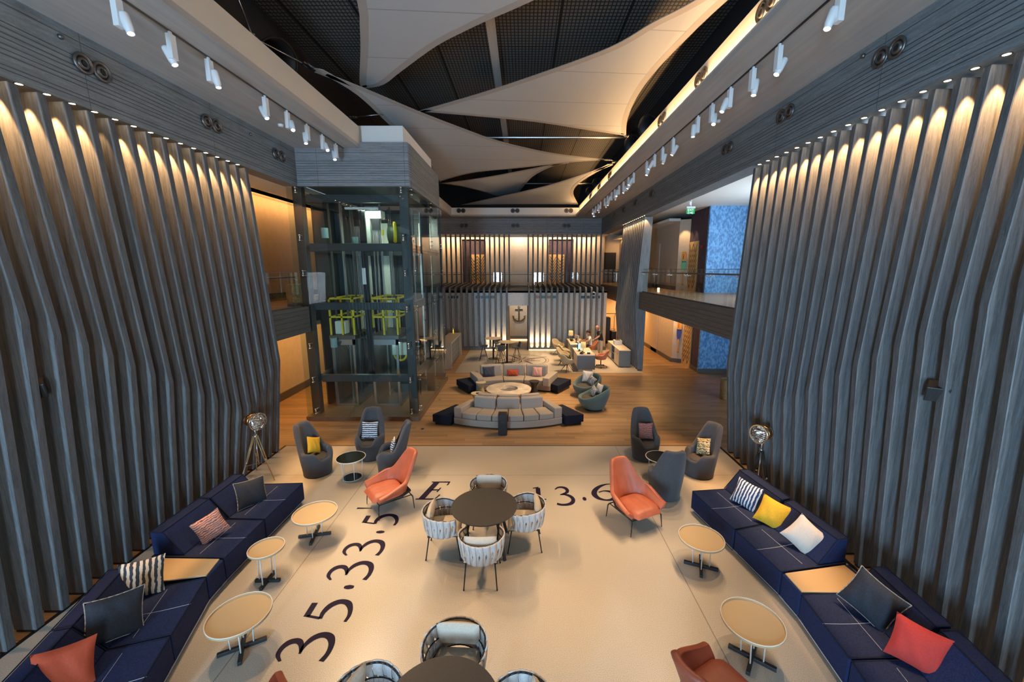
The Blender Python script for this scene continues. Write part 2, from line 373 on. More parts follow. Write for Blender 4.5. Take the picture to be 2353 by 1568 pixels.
# ================================================================ SETTING
# floors: terrazzo lounge, timber strip, terrazzo reception
fl = struct('floor', box(-6.27, 5.15, -7, 10.04, -.2, 0), TERR)
struct('floor', box(-9, 10.6, 10.06, 17.66, -.2, 0).box(-9, -6.33, -7, 10.06, -.2, 0).box(5.21, 10.6, -7, 10.06, -.2, 0)
       .box(-9, -3.08, 17.66, 34, -.2, 0).box(5.45, 10.6, 17.66, 34, -.2, 0), WOODF)
recp = struct('floor', box(-3.08, 5.45, 17.68, 34, -.2, 0), TERR)
struct('trim_1', box(-6.33, -6.27, -7, 10.06, -.2, .004).box(5.15, 5.21, -7, 10.06, -.2, .004).box(-6.27, 5.15, 10.04, 10.06, -.2, .003).box(-3.08, 5.45, 17.66, 17.68, -.2, .003), BLK)
# outer walls of the side corridors
struct('wall_left', box(-8.9, -8.6, -7, 34, -.2, 7.4), WALLW)
struct('baseboard_left', box(-8.6, -8.56, -7, 34, 0, .28).box(-8.6, -8.56, 10, 34, 3.6, 3.8), BASEB)
struct('wall_right', box(10.6, 10.9, -7, 34, -.2, 7.4), WALLW)
struct('wall_rear', box(-8.9, 10.9, 32.2, 32.5, -.2, 10.3).box(-8.6, -6.8, 25.0, 25.1, 0, 6.9), WALLW)
# entrance front behind the viewer: solid round a wide glazed opening
ent = MB().box(-8.9, 10.9, -7.3, -7.0, 4.8, 10.3).box(-8.9, -6.0, -7.3, -7, -.2, 4.8).box(3.6, 10.9, -7.3, -7, -.2, 4.8).box(-6.0, 3.6, -7.3, -7, -.2, .6)
struct('wall_front', ent, PLAST)
wf = MB()
for i in range(7): wf.box(-6.0+i*1.6-.04, -6.0+i*1.6+.04, -7.25, -7.15, .6, 4.8)
wf.box(-6, 3.6, -7.25, -7.15, 2.5, 2.58)
struct('window_1', wf, BLK)
# upper side decks (first floor) with clad edges
struct('trim_2', box(-6.62, -6.28, 9.95, 11.82, 2.80, 3.53).box(-6.9, -6.7, 11.82, 30, 2.85, 3.6), BAND_Y)
struct('floor', box(-8.6, -6.62, 9.95, 11.82, 3.3, 3.53).box(-8.6, -6.9, 11.82, 34, 3.3, 3.53), WOODF)
struct('ceiling', box(-8.6, -6.62, -7, 34, 2.86, 2.98).box(5.6, 10.6, 9.95, 34, 2.9, 3.0), PLAST)
struct('trim_3', box(5.2, 5.42, 9.75, 27.3, 2.86, 3.62), BAND_Y)
struct('floor', box(5.42, 10.6, 9.75, 34, 3.3, 3.6), WOODF)
# corridor ceilings upstairs
struct('ceiling', box(-8.6, -6.7, -7, 34, 6.95, 7.1), CEILW)
struct('ceiling', box(5.6, 10.6, -7, 34, 7.25, 7.4), CEILW)
# dropped bulkhead with warm cove line along both corridors
struct('trim_4', box(6.95, 7.5, 19.9, 34, 6.88, 7.0).box(-8.3, -7.9, -7, 34, 6.95, 6.99), CEILW)
# right corridor: inner walls
rw = MB().box(7.50, 7.9, 19.96, 32.2, 0, 6.95)
struct('wall_right_corridor', rw, WALLW)
struct('wall_right_niche', MB().prism([(7.50, 19.95), (7.92, 19.70), (8.1, 19.8), (7.9, 20.0)], 0, 6.95), WALLW)
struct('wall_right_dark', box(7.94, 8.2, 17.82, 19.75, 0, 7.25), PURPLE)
struct('wall_right_blue', box(7.90, 10.6, 17.70, 17.82, 0, 7.25), BLUEW)
struct('baseboard_right', box(7.46, 7.50, 19.96, 32.2, 0, .2).box(7.88, 10.6, 17.66, 17.70, 0, .2).box(7.9, 7.94, 17.82, 18.62, 0, .2).box(7.46, 7.50, 19.96, 32.2, 3.6, 3.8).prism([(7.46, 19.96), (7.92, 19.68), (7.94, 19.70), (7.5, 19.98)], 0, .2), BASEB)
struct('door_5', box(7.46, 7.50, 22.2, 23.2, 0, 2.4).box(7.46, 7.50, 22.6, 23.6, 3.6, 6.0), WALLW)
# lit end of the ground-floor corridor on the right
struct('wall_right_end', box(5.6, 7.5, 27.6, 27.8, 0, 2.9), WALLW)
# dark door leaf of the upper corridor end
ud = struct('door_6', box(5.9, 7.2, 31.9, 32.2, 3.6, 5.9), BLKW)
# ---- fascias, soffits, coffer edges
struct('trim_5', box(-6.7, -6.30, -7, 11.88, 6.9, 7.9), SIDE_Y)
struct('trim_6', box(5.15, 5.62, -7, 27.4, 6.9, 7.95), SIDE_Y)
struct('trim_7', box(-6.7, 5.15, 27.4, 27.7, 6.9, 7.95).box(-6.7, -6.3, 15.9, 27.4, 6.9, 7.95), SIDE_X)
sof = MB().box(-6.7, -4.5, -7, 11.9, 7.9, 8.0).box(3.31, 5.62, -7, 27.7, 7.9, 8.0).box(-6.7, 3.31, 26.3, 27.7, 7.9, 8.0).box(-6.7, -4.5, 15.92, 26.3, 7.9, 8.0)
struct('ceiling_soffit', sof, PLAST)
struct('trim_8', box(-4.62, -4.5, -7, 11.9, 8.0, 8.46).box(-4.62, -4.5, 15.92, 26.4, 8.0, 8.46), COVE)
struct('trim_9', box(3.31, 3.35, -7, 26.3, 8.0, 8.035).box(3.50, 3.62, -7, 26.4, 8.0, 8.52), COVE)
struct('trim_10', box(-4.5, 3.50, 26.3, 26.42, 8.0, 8.42), WHITE)
led = struct('trim_11', box(3.365, 3.385, -6.5, 26.2, 8.0, 8.012), LEDW)
# dark void and mesh ceiling above the coffer
struct('ceiling_grid', box(-7, 6.2, -7, 29, 10.0, 10.1), GRID)
struct('wall_coffer', box(-5.6, -5.5, -7, 29, 7.95, 10).box(4.4, 4.5, -7, 29, 7.95, 10).box(-5.6, 4.5, 27.8, 27.9, 7.95, 10), BLACK)
light('cove_led', 'AREA', (3.40, 9.9, 8.05), (0, R(-178), 0), 190, (1, .60, .26), .03, 32)
light('cove_led', 'AREA', (3.375, 9.9, 8.03), (0, R(-112), 0), 420, (1, .60, .26), .03, 32)
# ================================================================ FINS
def zbL(y): return 3.96-.70*(y-4.84) if y < 8.3 else 1.55+.63*(y-8.3)
def zbR(y): return 4.42-.69*(y-4.09) if y < 8.25 else 1.58+.53*(y-8.25)
def fin(side, y, zb, name='timber_fin', front=None, back=None, th=.10):
    """a bent full-height board; profile in x-z, thickness along y"""
    f0, fb, ft = front; bk = back
    prof = [(f0, .03)]
    for k in range(1, 6): prof.append((f0+(fb-f0)*k/6, zb*k/6))
    prof += [(fb-(fb-f0)*.06, zb-.16), (fb, zb), (fb-(fb-ft)*.05, zb+.2)]
    for k in range(1, 6): prof.append((fb+(ft-fb)*(.05+.95*k/6), zb+.2+(6.86-zb-.2)*k/6))
    prof += [(ft, 6.86), (bk+(.10 if bk > 0 else -.13), 6.86), (bk, 3.0), (bk, .03)]
    m = MB().extr(prof, 1, y-th/2, y+th/2)
    o = m.obj(name, [OAKZ, OAKE_SHADED], bevel=.008, seg=1)
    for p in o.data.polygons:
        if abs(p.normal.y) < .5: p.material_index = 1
    return o
def plinth(o, x0, x1, y, th=.08):
    q = MB().box(min(x0, x1), max(x0, x1), y-th/2, y+th/2, 0, .03).obj('recessed_foot', BLK, o)
nL = 23; nR = 24
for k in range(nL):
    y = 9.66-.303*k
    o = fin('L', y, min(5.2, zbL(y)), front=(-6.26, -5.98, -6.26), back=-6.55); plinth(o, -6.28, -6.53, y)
    tag(o, f'{ORD[k]} tall bent grey oak fin of the left wall, counted from the lift end', 'fin', 'bent oak fins along the left wall')
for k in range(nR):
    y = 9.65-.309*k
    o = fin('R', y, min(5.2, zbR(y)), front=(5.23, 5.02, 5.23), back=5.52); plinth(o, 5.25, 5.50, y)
    tag(o, f'{ORD[k]} tall bent grey oak fin of the right wall, counted from the balcony', 'fin', 'bent oak fins along the right wall')
g2 = []
for k in range(13):
    y = 18.19+.31*k; zb = 3.05-.14*k if k < 8 else 2.05+.12*(k-8)
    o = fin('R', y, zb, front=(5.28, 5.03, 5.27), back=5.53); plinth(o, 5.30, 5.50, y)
    tag(o, f'{ORD[k]} grey oak fin of the short screen beside reception, counted from the nearest end', 'fin', 'oak fins of the reception screen')
# recessed downlights between fins
def downlight(name, label, group, loc, power, spot=38, tilt=0, color=WARM2, r=.035):
    t = thing(name, label, 'downlight', loc, 0, group)
    MB().ring((0,0,0), r, r+.012, -.006, .0, 20).obj('trim_ring', STEELD, t)
    MB().lathe([(.0001, -.002), (r, -.002)], n=20).obj('lens', LAMPW, t)
    if power: light('lamp_light', 'SPOT', (-.055 if loc[0] < -6 else (.07 if loc[0] > 5 else 0), 0, -.012), (tilt, R(6) if loc[0] < 0 else R(-6), 0), power, color, spot=spot, blend=.22, radius=.02, parent=t)
    return t
for k in range(nL-1):
    y = 9.66-.303*(k+.5)
    downlight('recessed_downlight', f'{ORD[k]} small round downlight above the left fins, counted from the lift end', 'downlights above the left fins', (-6.33, y-.02, 6.899), 250 if k != 10 else 30, 44, R(3), FINL)
for k in range(nR-1):
    y = 9.65-.309*(k+.5)
    downlight('recessed_downlight', f'{ORD[k]} small round downlight above the right fins, counted from the balcony', 'downlights above the right fins', (5.235, y-.02, 6.899), 250, 44, R(3), FINL)
for k in range(13):
    y = 18.19+.31*(k+.5)-.31
    downlight('recessed_downlight', f'{ORD[k]} small downlight above the reception screen fins, from the nearest end', 'downlights above the screen fins', (5.22, y, 6.899), 60, 60, R(4), FINL, r=.03)

# ================================================================ REAR SCREEN AND WHITE VOLUME
XS = [.34+.322*k for k in range(16)] + [-.93-.322*k for k in range(18)]
xs_low = [x for x in XS if x < 4.75]
def rear_fin(x, low, label):
    z1 = 3.62; pts = []
    if low:   # rises in front of the volume, turns over its roof, then runs up to the fascia
        pts = [(22.92, .2), (22.92, z1-.15), (22.96, z1-.04), (23.06, z1+.02), (27.42, z1+.14), (27.42, 6.9), (27.58, 6.9), (27.58, z1-.08), (23.22, z1-.16), (23.14, z1-.22), (23.14, .2)]
    else: pts = [(27.42, 3.3), (27.42, 6.9), (27.58, 6.9), (27.58, 3.3)]
    m = MB().extr([(p[0], p[1]) for p in pts], 0, x-.05, x+.05)
    o = m.obj('timber_fin', OAKZ, bevel=.006, seg=1); tag(o, label, 'fin', 'oak fins of the rear screen'); return o
for i, x in enumerate(sorted(XS)):
    n = sorted(XS).index(x)
    if x > 0: lab = f'{ORD[int(round((x-.34)/.322))]} grey oak fin right of the rear doorway, counted from the doorway'
    else: lab = f'{ORD[int(round((-.93-x)/.322))]} grey oak fin left of the rear doorway, counted from the doorway'
    rear_fin(x, x < 4.75 and x > -6.3, lab)
for i in range(33):
    x = -6.1+.322*i+.04
    if -.9 < x < .3: continue
    side = 'left' if x < 0 else 'right'; q = round((-.93-x)/.322) if x < 0 else round((x-.34)/.322)
    if q > 17: continue
    downlight('recessed_downlight', f'{ORD[int(q)]} tiny downlight over the rear screen, {side} of the doorway gap', 'downlights over the rear screen', (x, 27.5, 6.899), 0, r=.025)
# white volume
vol = MB().box(-6.6, -.98, 23.2, 23.4, .17, 3.4).box(.30, 4.8, 23.2, 23.4, .17, 3.4).box(-.98, .30, 23.2, 23.4, 2.56, 3.4)
struct('wall_volume', vol, STONE)
struct('wall_volume_sides', box(4.6, 4.8, 23.4, 27.4, 0, 3.4).box(-.98, -.86, 23.4, 26.3, 0, 3.4).box(.42, .54, 23.4, 26.3, 0, 3.4).box(-1.6, 1.2, 26.3, 26.5, 0, 3.4), WALLW)
struct('ceiling_volume', box(-6.6, 4.8, 23.2, 30, 3.3, 3.42), BLKW)
struct('baseboard_volume', box(-6.6, -.98, 23.0, 23.3, 0, .17).box(.30, 4.8, 23.0, 23.3, 0, .17).box(-.86, .42, 26.26, 26.3, .1, .28), DESKG)
struct('door_1', box(-.98, -.92, 23.15, 23.45, 0, 2.56).box(.24, .30, 23.15, 23.45, 0, 2.56), BLKW)
led2 = struct('trim_12', box(-.82, .38, 26.24, 26.28, .02, .045).box(.34, 2.2, 22.97, 22.99, .01, .03).box(-2.2, -1.0, 22.97, 22.99, .01, .03), LEDW)
# floor-recessed uplights at the foot of the volume
ul = [.5, .82, 1.14, 1.46, -1.09, -1.41, -1.73, -2.05]
for i, x in enumerate(sorted(ul)):
    s = 'left' if x < 0 else 'right'
    q = sorted([abs(v) for v in ul if (v < 0) == (x < 0)]).index(abs(x))
    t = thing('uplight', f'{ORD[q]} floor uplight at the plinth {s} of the rear doorway', 'uplight', (x, 23.06, .17), 0, 'uplights at the rear plinth')
    MB().lathe([(.001, .01), (.045, .01), (.055, 0)], n=16).obj('lens', LAMPW, t)
    light('lamp_light', 'SPOT', (0, 0, .03), (R(180-7), 0, 0), 75 if abs(x) < 1.75 else 25, WARM2, spot=60, blend=.9, radius=.02, parent=t)
# picture strips between the fins
for i, (x0, x1, cols) in enumerate([(-4.3, -3.7, 2), (-2.74, -1.6, 4), (.72, 1.9, 4), (3.25, 4.42, 4)]):
    n = ['far left', 'second from left', 'third from left', 'far right'][i]
    o = MB()
    for c in range(cols):
        o.cur = c % 2; a = x0+(x1-x0)*c/cols; o.box(a+.02, a+(x1-x0)/cols-.02, 23.17, 23.2, 2.98, 3.13)
    tag(o.obj('picture_strip', [mat(f'print_a{i}', [(.03,.08,.10),(.04,.14,.17),(.35,.20,.16),(.02,.09,.13)][i], .4), mat(f'print_b{i}', [(.03,.08,.10),(.12,.10,.09),(.05,.18,.22),(.10,.09,.08)][i], .4)]),
        f'{n} narrow strip of pictures high on the pale rear volume', 'picture', 'picture strips on the rear volume')
t = thing('wall_speaker', 'round white ceiling-style speaker fixed high at right on the rear volume', 'speaker', (4.02, 23.12, 3.24))
MB().lathe([(.001, -.05), (.11, -.05), (.13, -.02), (.13, .03)], axis='y').obj('housing', WHT, t, smooth=True)
MB().lathe([(.001, -.056), (.06, -.056), (.07, -.05)], axis='y').obj('cone', BLK, t)
# upper rear corridor wall with recessed chevron doors
struct('floor', box(-8.6, 5.3, 27.4, 32.2, 3.3, 3.42), WOODF)
struct('wall_upper_rear', box(-8.6, -4.45, 30.0, 30.2, 3.42, 6.95).box(-2.78, 1.85, 30.0, 30.2, 3.42, 6.95).box(3.67, 5.9, 30.0, 30.2, 3.42, 6.95).box(-4.45, -2.78, 30, 30.2, 6.76, 6.95).box(1.85, 3.67, 30, 30.2, 6.76, 6.95), WALLW)
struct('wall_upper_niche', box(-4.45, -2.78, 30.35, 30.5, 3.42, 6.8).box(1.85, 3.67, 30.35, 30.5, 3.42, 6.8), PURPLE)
struct('ceiling', box(-8.6, 5.9, 27.7, 32.2, 6.95, 7.05), CEILW)
light('cove_led', 'AREA', (-4.6, 29.5, 6.88), (R(35), 0, 0), 105, (1, .66, .38), 6.5, .08)
light('cove_led', 'AREA', (3.0, 29.5, 6.88), (R(35), 0, 0), 88, (1, .66, .38), 4.6, .08)
light('cove_led', 'AREA', (-.3, 29.5, 6.88), (R(35), 0, 0), 16, (1, .8, .62), 1.2, .08)
struct('trim_13', box(-6.5, 5.2, 29.3, 29.34, 6.86, 6.95), WHITE)
def chevron(name, label, w, h, loc, rz, rows, n=2):
    t = thing(name, label, 'door', loc, rz, 'chevron patterned doors')
    MB().box(-w/2, w/2, 0, .05, 0, h).obj('leaf', PANELW, t)
    m = MB(); cw = (w-.12)/n
    for r in range(rows):
        z = .12+(h-.25-cw*.9)*r/(rows-1)
        for c in range(n):
            x0 = -w/2+.06+c*cw
            for a, b, za, zb in ((x0, x0+cw/2, cw*.85, 0), (x0+cw/2, x0+cw, 0, cw*.85)):
                m.add([(a, -.004, z+za), (b, -.004, z+zb), (b, -.004, z+zb+.085), (a, -.004, z+za+.085), (a, .0, z+za), (b, .0, z+zb), (b, .0, z+zb+.085), (a, .0, z+za+.085)],
                      [(0,1,2,3), (7,6,5,4), (0,4,5,1), (3,2,6,7)])
    m.obj('chevron_inlay', CHEVD, t)
    MB().tube((-w/2+.08, -.01, 1.0), (-w/2+.08, -.06, 1.0), .02).tube((-w/2+.08, -.06, 1.0), (-w/2+.18, -.06, 1.0), .012).obj('door_handle', STEEL, t)
    return t
chevron('chevron_door', 'chevron patterned timber door upstairs, seen left of the rear gap', 1.12, 2.28, (-3.37, 30.27, 3.42), 0, 8)
chevron('chevron_door', 'chevron patterned timber door upstairs, seen right of the rear gap', 1.14, 2.28, (2.47, 30.27, 3.42), 0, 8)
chevron('chevron_door', 'chevron door on the upper corridor, right of the orange-tipped oar', .97, 2.28, (7.885, 19.16, 3.6), -PI/2, 8)
chevron('chevron_door', 'chevron door on the ground-floor corridor, right of the blue oar', .97, 2.80, (7.885, 19.16, .0), -PI/2, 10)
for z, l in ((5.9, 'upper'), (2.8, 'lower')):
    t = thing('door_spotlight', f'small spotlight washing the {l} chevron door of the right corridor', 'spotlight', (7.45, 19.05, 7.25 if z > 5 else 2.9))
    MB().tube((0,0,0), (0,0,-.05), .04).obj('housing', WHT, t)
    light('lamp_light', 'SPOT', (.0, 0, -.06), face_rot((.42, .0, -1.6)), 60 if z > 5 else 25, (1, .8, .66) if z > 5 else WARM, spot=32, blend=.5, radius=.02, parent=t)
for x in (-3.37, 2.47):
    t = thing('door_spotlight', f'small spotlight over the {"left" if x < 0 else "right"} chevron door of the upper rear corridor', 'spotlight', (x-.1, 29.9, 6.93))
    MB().tube((0,0,0), (0,0,-.05), .04).obj('housing', WHT, t)
    light('lamp_light', 'SPOT', (0, 0, -.06), face_rot((0, .42, -1.3)), 60, (1, .78, .62), spot=40, blend=.5, radius=.02, parent=t)
# anchor in the doorway niche
t = thing('anchor', 'gilded old iron anchor hanging in the niche behind the rear doorway', 'anchor', (-.27, 26.2, 1.25))
MB().lathe([(.0001, .05), (.045, .10), (.05, .5), (.035, .86), (.0001, .9)], n=10).obj('shank', ANCH, t, smooth=True)
MB().tube((-.20, 0, .78), (.20, 0, .78), .035, .035).sphere((-.21, 0, .78), .045, 8).sphere((.21, 0, .78), .045, 8).obj('stock', BLKW, t, smooth=True)
arm = MB(); pr = None
for i in range(17):
    a = R(200+140*i/16); p = (math.cos(a)*.40, 0, .43+math.sin(a)*.40)
    if pr: arm.tube(pr, p, .030+.02*math.sin(PI*(i-1)/16), .030+.02*math.sin(PI*i/16), 8)
    pr = p
arm.obj('arms', ANCH, t, smooth=True)
MB().add([(-.44,0,.42),(-.33,0,.24),(-.30,0,.36),(-.44,.03,.42),(-.33,.03,.24),(-.30,.03,.36)], [(0,1,2),(5,4,3),(0,3,4,1),(1,4,5,2),(2,5,3,0)]).add([(.44,0,.42),(.33,0,.24),(.30,0,.36),(.44,.03,.42),(.33,.03,.24),(.30,.03,.36)], [(2,1,0),(3,4,5),(1,4,3,0),(2,5,4,1),(0,3,5,2)]).obj('flukes', ANCH, t)
MB().torus((0, 0, .95), .065, .014, nrm=(0,1,0)).obj('ring', BLK, t, smooth=True)
MB().path([(-.02,-.05,.72),(.05,-.06,.6),(-.05,-.06,.48),(.05,-.06,.34),(-.06,-.05,.2),(-.22,-.03,.18),(-.26,-.03,.04),(-.2,-.03,-.05)], .009, 6).obj('rope', BLKW, t)
light('niche_light', 'SPOT', (-.27, 24.6, 3.2), face_rot((0, 1.7, -1.6)), 90, (1, .82, .62), spot=80, blend=.7, radius=.05)
# ---------------------------------------------------------------- balustrades
def balustrade(label, x0, y0, x1, y1, z0, n, h=.95, clips=True, rail=True):
    L = math.hypot(x1-x0, y1-y0); rz = math.atan2(y1-y0, x1-x0)
    t = thing('glass_balustrade', label, 'balustrade', (x0, y0, z0), rz)
    for i in range(n):
        a = L*i/n+.012; b = L*(i+1)/n-.012
        MB().box(a, b, -.007, .007, .0, h).obj('glass_panel', GLASS2, t)
        MB().box(a, b, -.010, .010, h, h+.012).obj('edge_strip', STEELD, t)
    if rail: MB().tube((0, .07, h-.13), (L, .07, h-.13), .022, n=8).obj('handrail', STEELD, t, smooth=True)
    for i in range(n+1):
        for s in (-.12, .12):
            q = L*i/n+s
            if clips and 0 < q < L: MB().tube((q, -.02, h-.2), (q, .07, h-.2), .014, n=8).tube((q, .07, h-.2), (q, .07, h-.13), .008, n=6).sphere((q, -.025, h-.2), .02, 8).obj('rail_bracket', STEEL, t, smooth=True)
    MB().box(0, L, -.02, .02, -.04, 0).obj('base_channel', STEELD, t)
    return t
balustrade('clear glass balustrade along the upper deck right of the reception screen', 5.3, 9.9, 5.3, 18.0, 3.62+.04, 5)
balustrade('clear glass balustrade of the upper deck between reception screen and rear wall', 5.3, 22.3, 5.3, 27.3, 3.62+.04, 4)
balustrade('long glass balustrade upstairs behind the rear oak screen', -6.2, 27.9, 5.1, 27.9, 3.46, 7)
balustrade('short glass balustrade upstairs between left fins and lift shaft', -6.45, 9.95, -6.45, 11.7, 3.57, 1)
# oars
def oar(label, loc, rz, colA, colB, h=1.62, up=True):
    t = thing('wall_oar', label, 'oar', loc, rz)
    sg = 1 if up else 1
    m = MB()
    bl = [(-.04, .62), (-.10, .80), (-.115, 1.0), (-.11, 1.45), (-.09, 1.58), (-.05, 1.62), (.05, 1.62), (.09, 1.58), (.11, 1.45), (.115, 1.0), (.10, .80), (.04, .62)]
    lo = [p for p in bl if p[1] <= 1.25]; 
    MB().extr([(-.03, .60), (-.09, .80), (-.11, 1.0), (-.11, 1.18), (.11, 1.18), (.11, 1.0), (.09, .80), (.03, .60)], 1, -.02, .01).obj('blade', colB, t)
    MB().extr([(-.11, 1.18), (-.11, 1.5), (-.08, 1.60), (.08, 1.60), (.11, 1.5), (.11, 1.18)], 1, -.02, .01).obj('blade_tip', colA, t)
    MB().lathe([(.0001, 0), (.05, .0), (.045, .10), (.028, .14), (.022, .2), (.03, .66), (.0001, .7)], (0, -.02, 0), 10).obj('shaft', OARO, t, smooth=True)
    m = MB()
    for k, (dx, dz, ww, hh) in enumerate([(-.03,1.26,.03,.07),(-.03,1.35,.03,.05),(-.03,1.43,.03,.04),(-.06,1.10,.035,.05),(-.015,1.10,.03,.05),(.04,1.10,.02,.05),(.07,1.10,.03,.05)]): m.box(dx-ww/2, dx+ww/2, -.026, -.02, dz, dz+hh)
    m.obj('painted_marks', BLK, t)
    return t
oar('painted oar with orange tip and green blade on the upper corridor wall', (7.72, 19.74, 3.85), R(-31), OARO, OARG)
oar('painted oar with orange tip and blue blade on the ground-floor corridor wall', (7.72, 19.74, .52), R(-31), OARO, OARB, 1.9)
for z in (6.9, 2.85):
    light('oar_downlight', 'SPOT', (7.5, 19.45, z), face_rot((.2, .25, -1.3)), 70, WARM, spot=62, blend=.6, radius=.03)
# corridor warm lights
light('cove_led', 'AREA', (7.15, 25, 6.92), (0, R(-50), 0), 620, WARM, .06, 10)
light('cove_led', 'AREA', (-8.2, 13, 6.9), (0, R(55), 0), 75, (1, .48, .15), .06, 14)
light('corridor_glow', 'AREA', (-7.6, 14, 2.8), (0, 0, 0), 130, (1, .50, .14), .4, 12)
light('corridor_glow', 'AREA', (6.6, 20.5, 2.85), (0, 0, 0), 45, (1, .52, .17), .4, 4)
light('corridor_glow', 'AREA', (6.4, 25.6, 2.75), (0, 0, 0), 110, (1, .50, .15), .6, 2)
light('corridor_glow', 'AREA', (7.6, 31, 6.8), (0, 0, 0), 60, (1, .58, .22), .5, 1)
light('corridor_fill_light', 'AREA', (10.45, 13, 5.4), (0, R(90), 0), 320, (.62, .80, 1.0), 2.0, 2.6)  # added area light for unseen side windows; the wall has no opening
light('corridor_fill_light', 'AREA', (9.2, 10.5, 1.6), (R(85), 0, R(6)), 55, (.55, .75, 1.0), 2.0, 2.0)  # added area light aimed at the blue wall
# exit sign
t = thing('exit_sign', 'green and white EXIT sign hanging from the upper corridor ceiling', 'sign', (6.38, 16.0, 6.70))
MB().box(-.17, .17, -.03, .03, .20, .27).obj('housing', WHT, t, bevel=.01)
MB().box(-.16, .16, -.006, .006, .0, .20).obj('green_panel', GREENS, t)
MB().tube((0, 0, .27), (0, 0, .55), .02).tube((-.05, 0, .32), (-.05, 0, .44), .05).obj('bracket', WHT, t)
def text(body, parent, size, loc, rot, m, name='lettering', ext=.001):
    c = bpy.data.curves.new(name, 'FONT'); c.body = body; c.size = size; c.align_x = 'CENTER'; c.extrude = ext
    tmp = bpy.data.objects.new('tmp', c); COL.objects.link(tmp); dg = bpy.context.evaluated_depsgraph_get(); dg.update()
    me = bpy.data.meshes.new_from_object(tmp.evaluated_get(dg)); bpy.data.objects.remove(tmp)
    me.materials.clear(); me.materials.append(m); o = bpy.data.objects.new(name, me); COL.objects.link(o)
    o.parent = parent; o.location = loc; o.rotation_euler = rot; return o
text('EXIT', t, .115, (0, -.008, .105), (PI/2, 0, 0), LETW)
text('\u062e\u0631\u0648\u062c', t, .10, (0, -.008, .03), (PI/2, 0, 0), LETW)
# wall marks of the left corridor
for z0, l in ((5.3, 'upstairs'), (2.0, 'downstairs')):
    t = thing('wall_sign', f'black dotted lettering on the beige left corridor wall {l}', 'sign', (-8.59, 13.05, z0))
    m = MB()
    for r in range(3):
        for c in range(5):
            if c == 1: continue
            m.box(.0, .012, c*.09, c*.09+.05+(.02 if c > 2 else 0), -r*.14, -r*.14+.07)
    m.obj('raised_letters', BLK, t)
    b = MB().lathe([(.001, 0), (.09, 0), (.09, .05), (.001, .06)], (-8.60, 13.3, z0+.55 if z0 > 3 else 2.62), 18, 'x').obj('fire_bell', REDP); tag(b, f'round red fire bell on the beige left corridor wall {l}', 'fire bell')
b = box(-8.6, -8.56, 13.6, 13.78, 1.05, 1.25).obj('call_point', [REDP]); tag(b, 'small red and grey fire call point low on the left corridor wall', 'call point')
b = MB().lathe([(.001, 0), (.08, 0), (.08, -.05), (.001, -.06)], (7.93, 18.3, 5.6), 18, 'x').obj('fire_bell', REDP); tag(b, 'round red fire bell on the dark wall beside the blue wall', 'fire bell')

# ================================================================ CEILING: SAILS, CABLES, TRACKS, NOZZLES
def smooth_curve(pts, k=5):
    """Catmull-Rom through the points"""
    P = [pts[0]] + list(pts) + [pts[-1]]; out = []
    for i in range(1, len(P)-2):
        for j in range(k):
            t = j/k; a, b, c, d = P[i-1], P[i], P[i+1], P[i+2]
            out.append(tuple(.5*((2*b[q])+(-a[q]+c[q])*t+(2*a[q]-5*b[q]+4*c[q]-d[q])*t*t+(-a[q]+3*b[q]-3*c[q]+d[q])*t**3) for q in range(2)))
    out.append(tuple(P[-2])); return out
def sail(label, edges, z, zf=None):
    t = thing('shade_sail', label, 'sail', (0, 0, z), 0, None)
    ol = []
    for e in edges: ol += smooth_curve(e)[:-1]
    # inner outline, a hem's width inside
    n = len(ol); area = sum(ol[i][0]*ol[(i+1) % n][1]-ol[(i+1) % n][0]*ol[i][1] for i in range(n)); sg = 1 if area > 0 else -1
    inn = []
    for i in range(n):
        a, b = Vector(ol[i-1]), Vector(ol[(i+1) % n]); d = (b-a).normalized(); inn.append(Vector(ol[i])+Vector((-d.y, d.x))*.16*sg)
    zz = zf or (lambda x, y: 0)
    hem = MB(); hem.add([(p[0], p[1], zz(*p)) for p in ol]+[(p[0], p[1], zz(*p)) for p in inn], [(i, (i+1) % n, n+(i+1) % n, n+i) for i in range(n)])
    hem.obj('hem', SAILB, t, solid=.014)
    bm = bmesh.new(); vs = [bm.verts.new((p[0], p[1], zz(*p)+.004)) for p in ol]; es = [bm.edges.new((vs[i], vs[(i+1) % n])) for i in range(n)]
    bmesh.ops.triangle_fill(bm, use_beauty=True, edges=es)
    me = bpy.data.meshes.new('membrane'); bm.to_mesh(me); bm.free(); me.materials.append(SAIL)
    o = bpy.data.objects.new('membrane', me); COL.objects.link(o); o.parent = t
    q = o.modifiers.new('s', 'SOLIDIFY'); q.thickness = .008; q.offset = 1
    return t
S1 = sail('large grey shade sail nearest overhead, pointing down toward the lift', [[(-4.19, 11.61), (-4.17, 11.28), (-3.57, 9.82), (-3.2, 8.86), (-2.94, 8.08), (-2.3, 5.6)], [(-2.3, 5.6), (1.0, 5.6), (3.2, 5.9)], [(3.2, 5.9), (.18, 8.08), (-.51, 8.55), (-1.05, 8.93), (-1.88, 9.59), (-2.96, 10.71), (-3.62, 11.4), (-4.19, 11.61)]], 9.3)
S2 = sail('long grey shade sail stretched from over the lift to the right gold cove', [[(-4.63, 9.70), (-3.91, 10.67), (-2.93, 12.16), (-2.03, 13.37), (-.78, 14.87), (1.12, 16.29), (3.42, 17.21)], [(3.42, 17.21), (1.93, 17.61), (-.04, 18.47), (-2.0, 19.25), (-3.12, 20.11), (-4.3, 21.4)], [(-4.3, 21.4), (-3.89, 15.89), (-4.07, 13.26), (-4.19, 11.09), (-4.63, 9.70)]], 8.95)
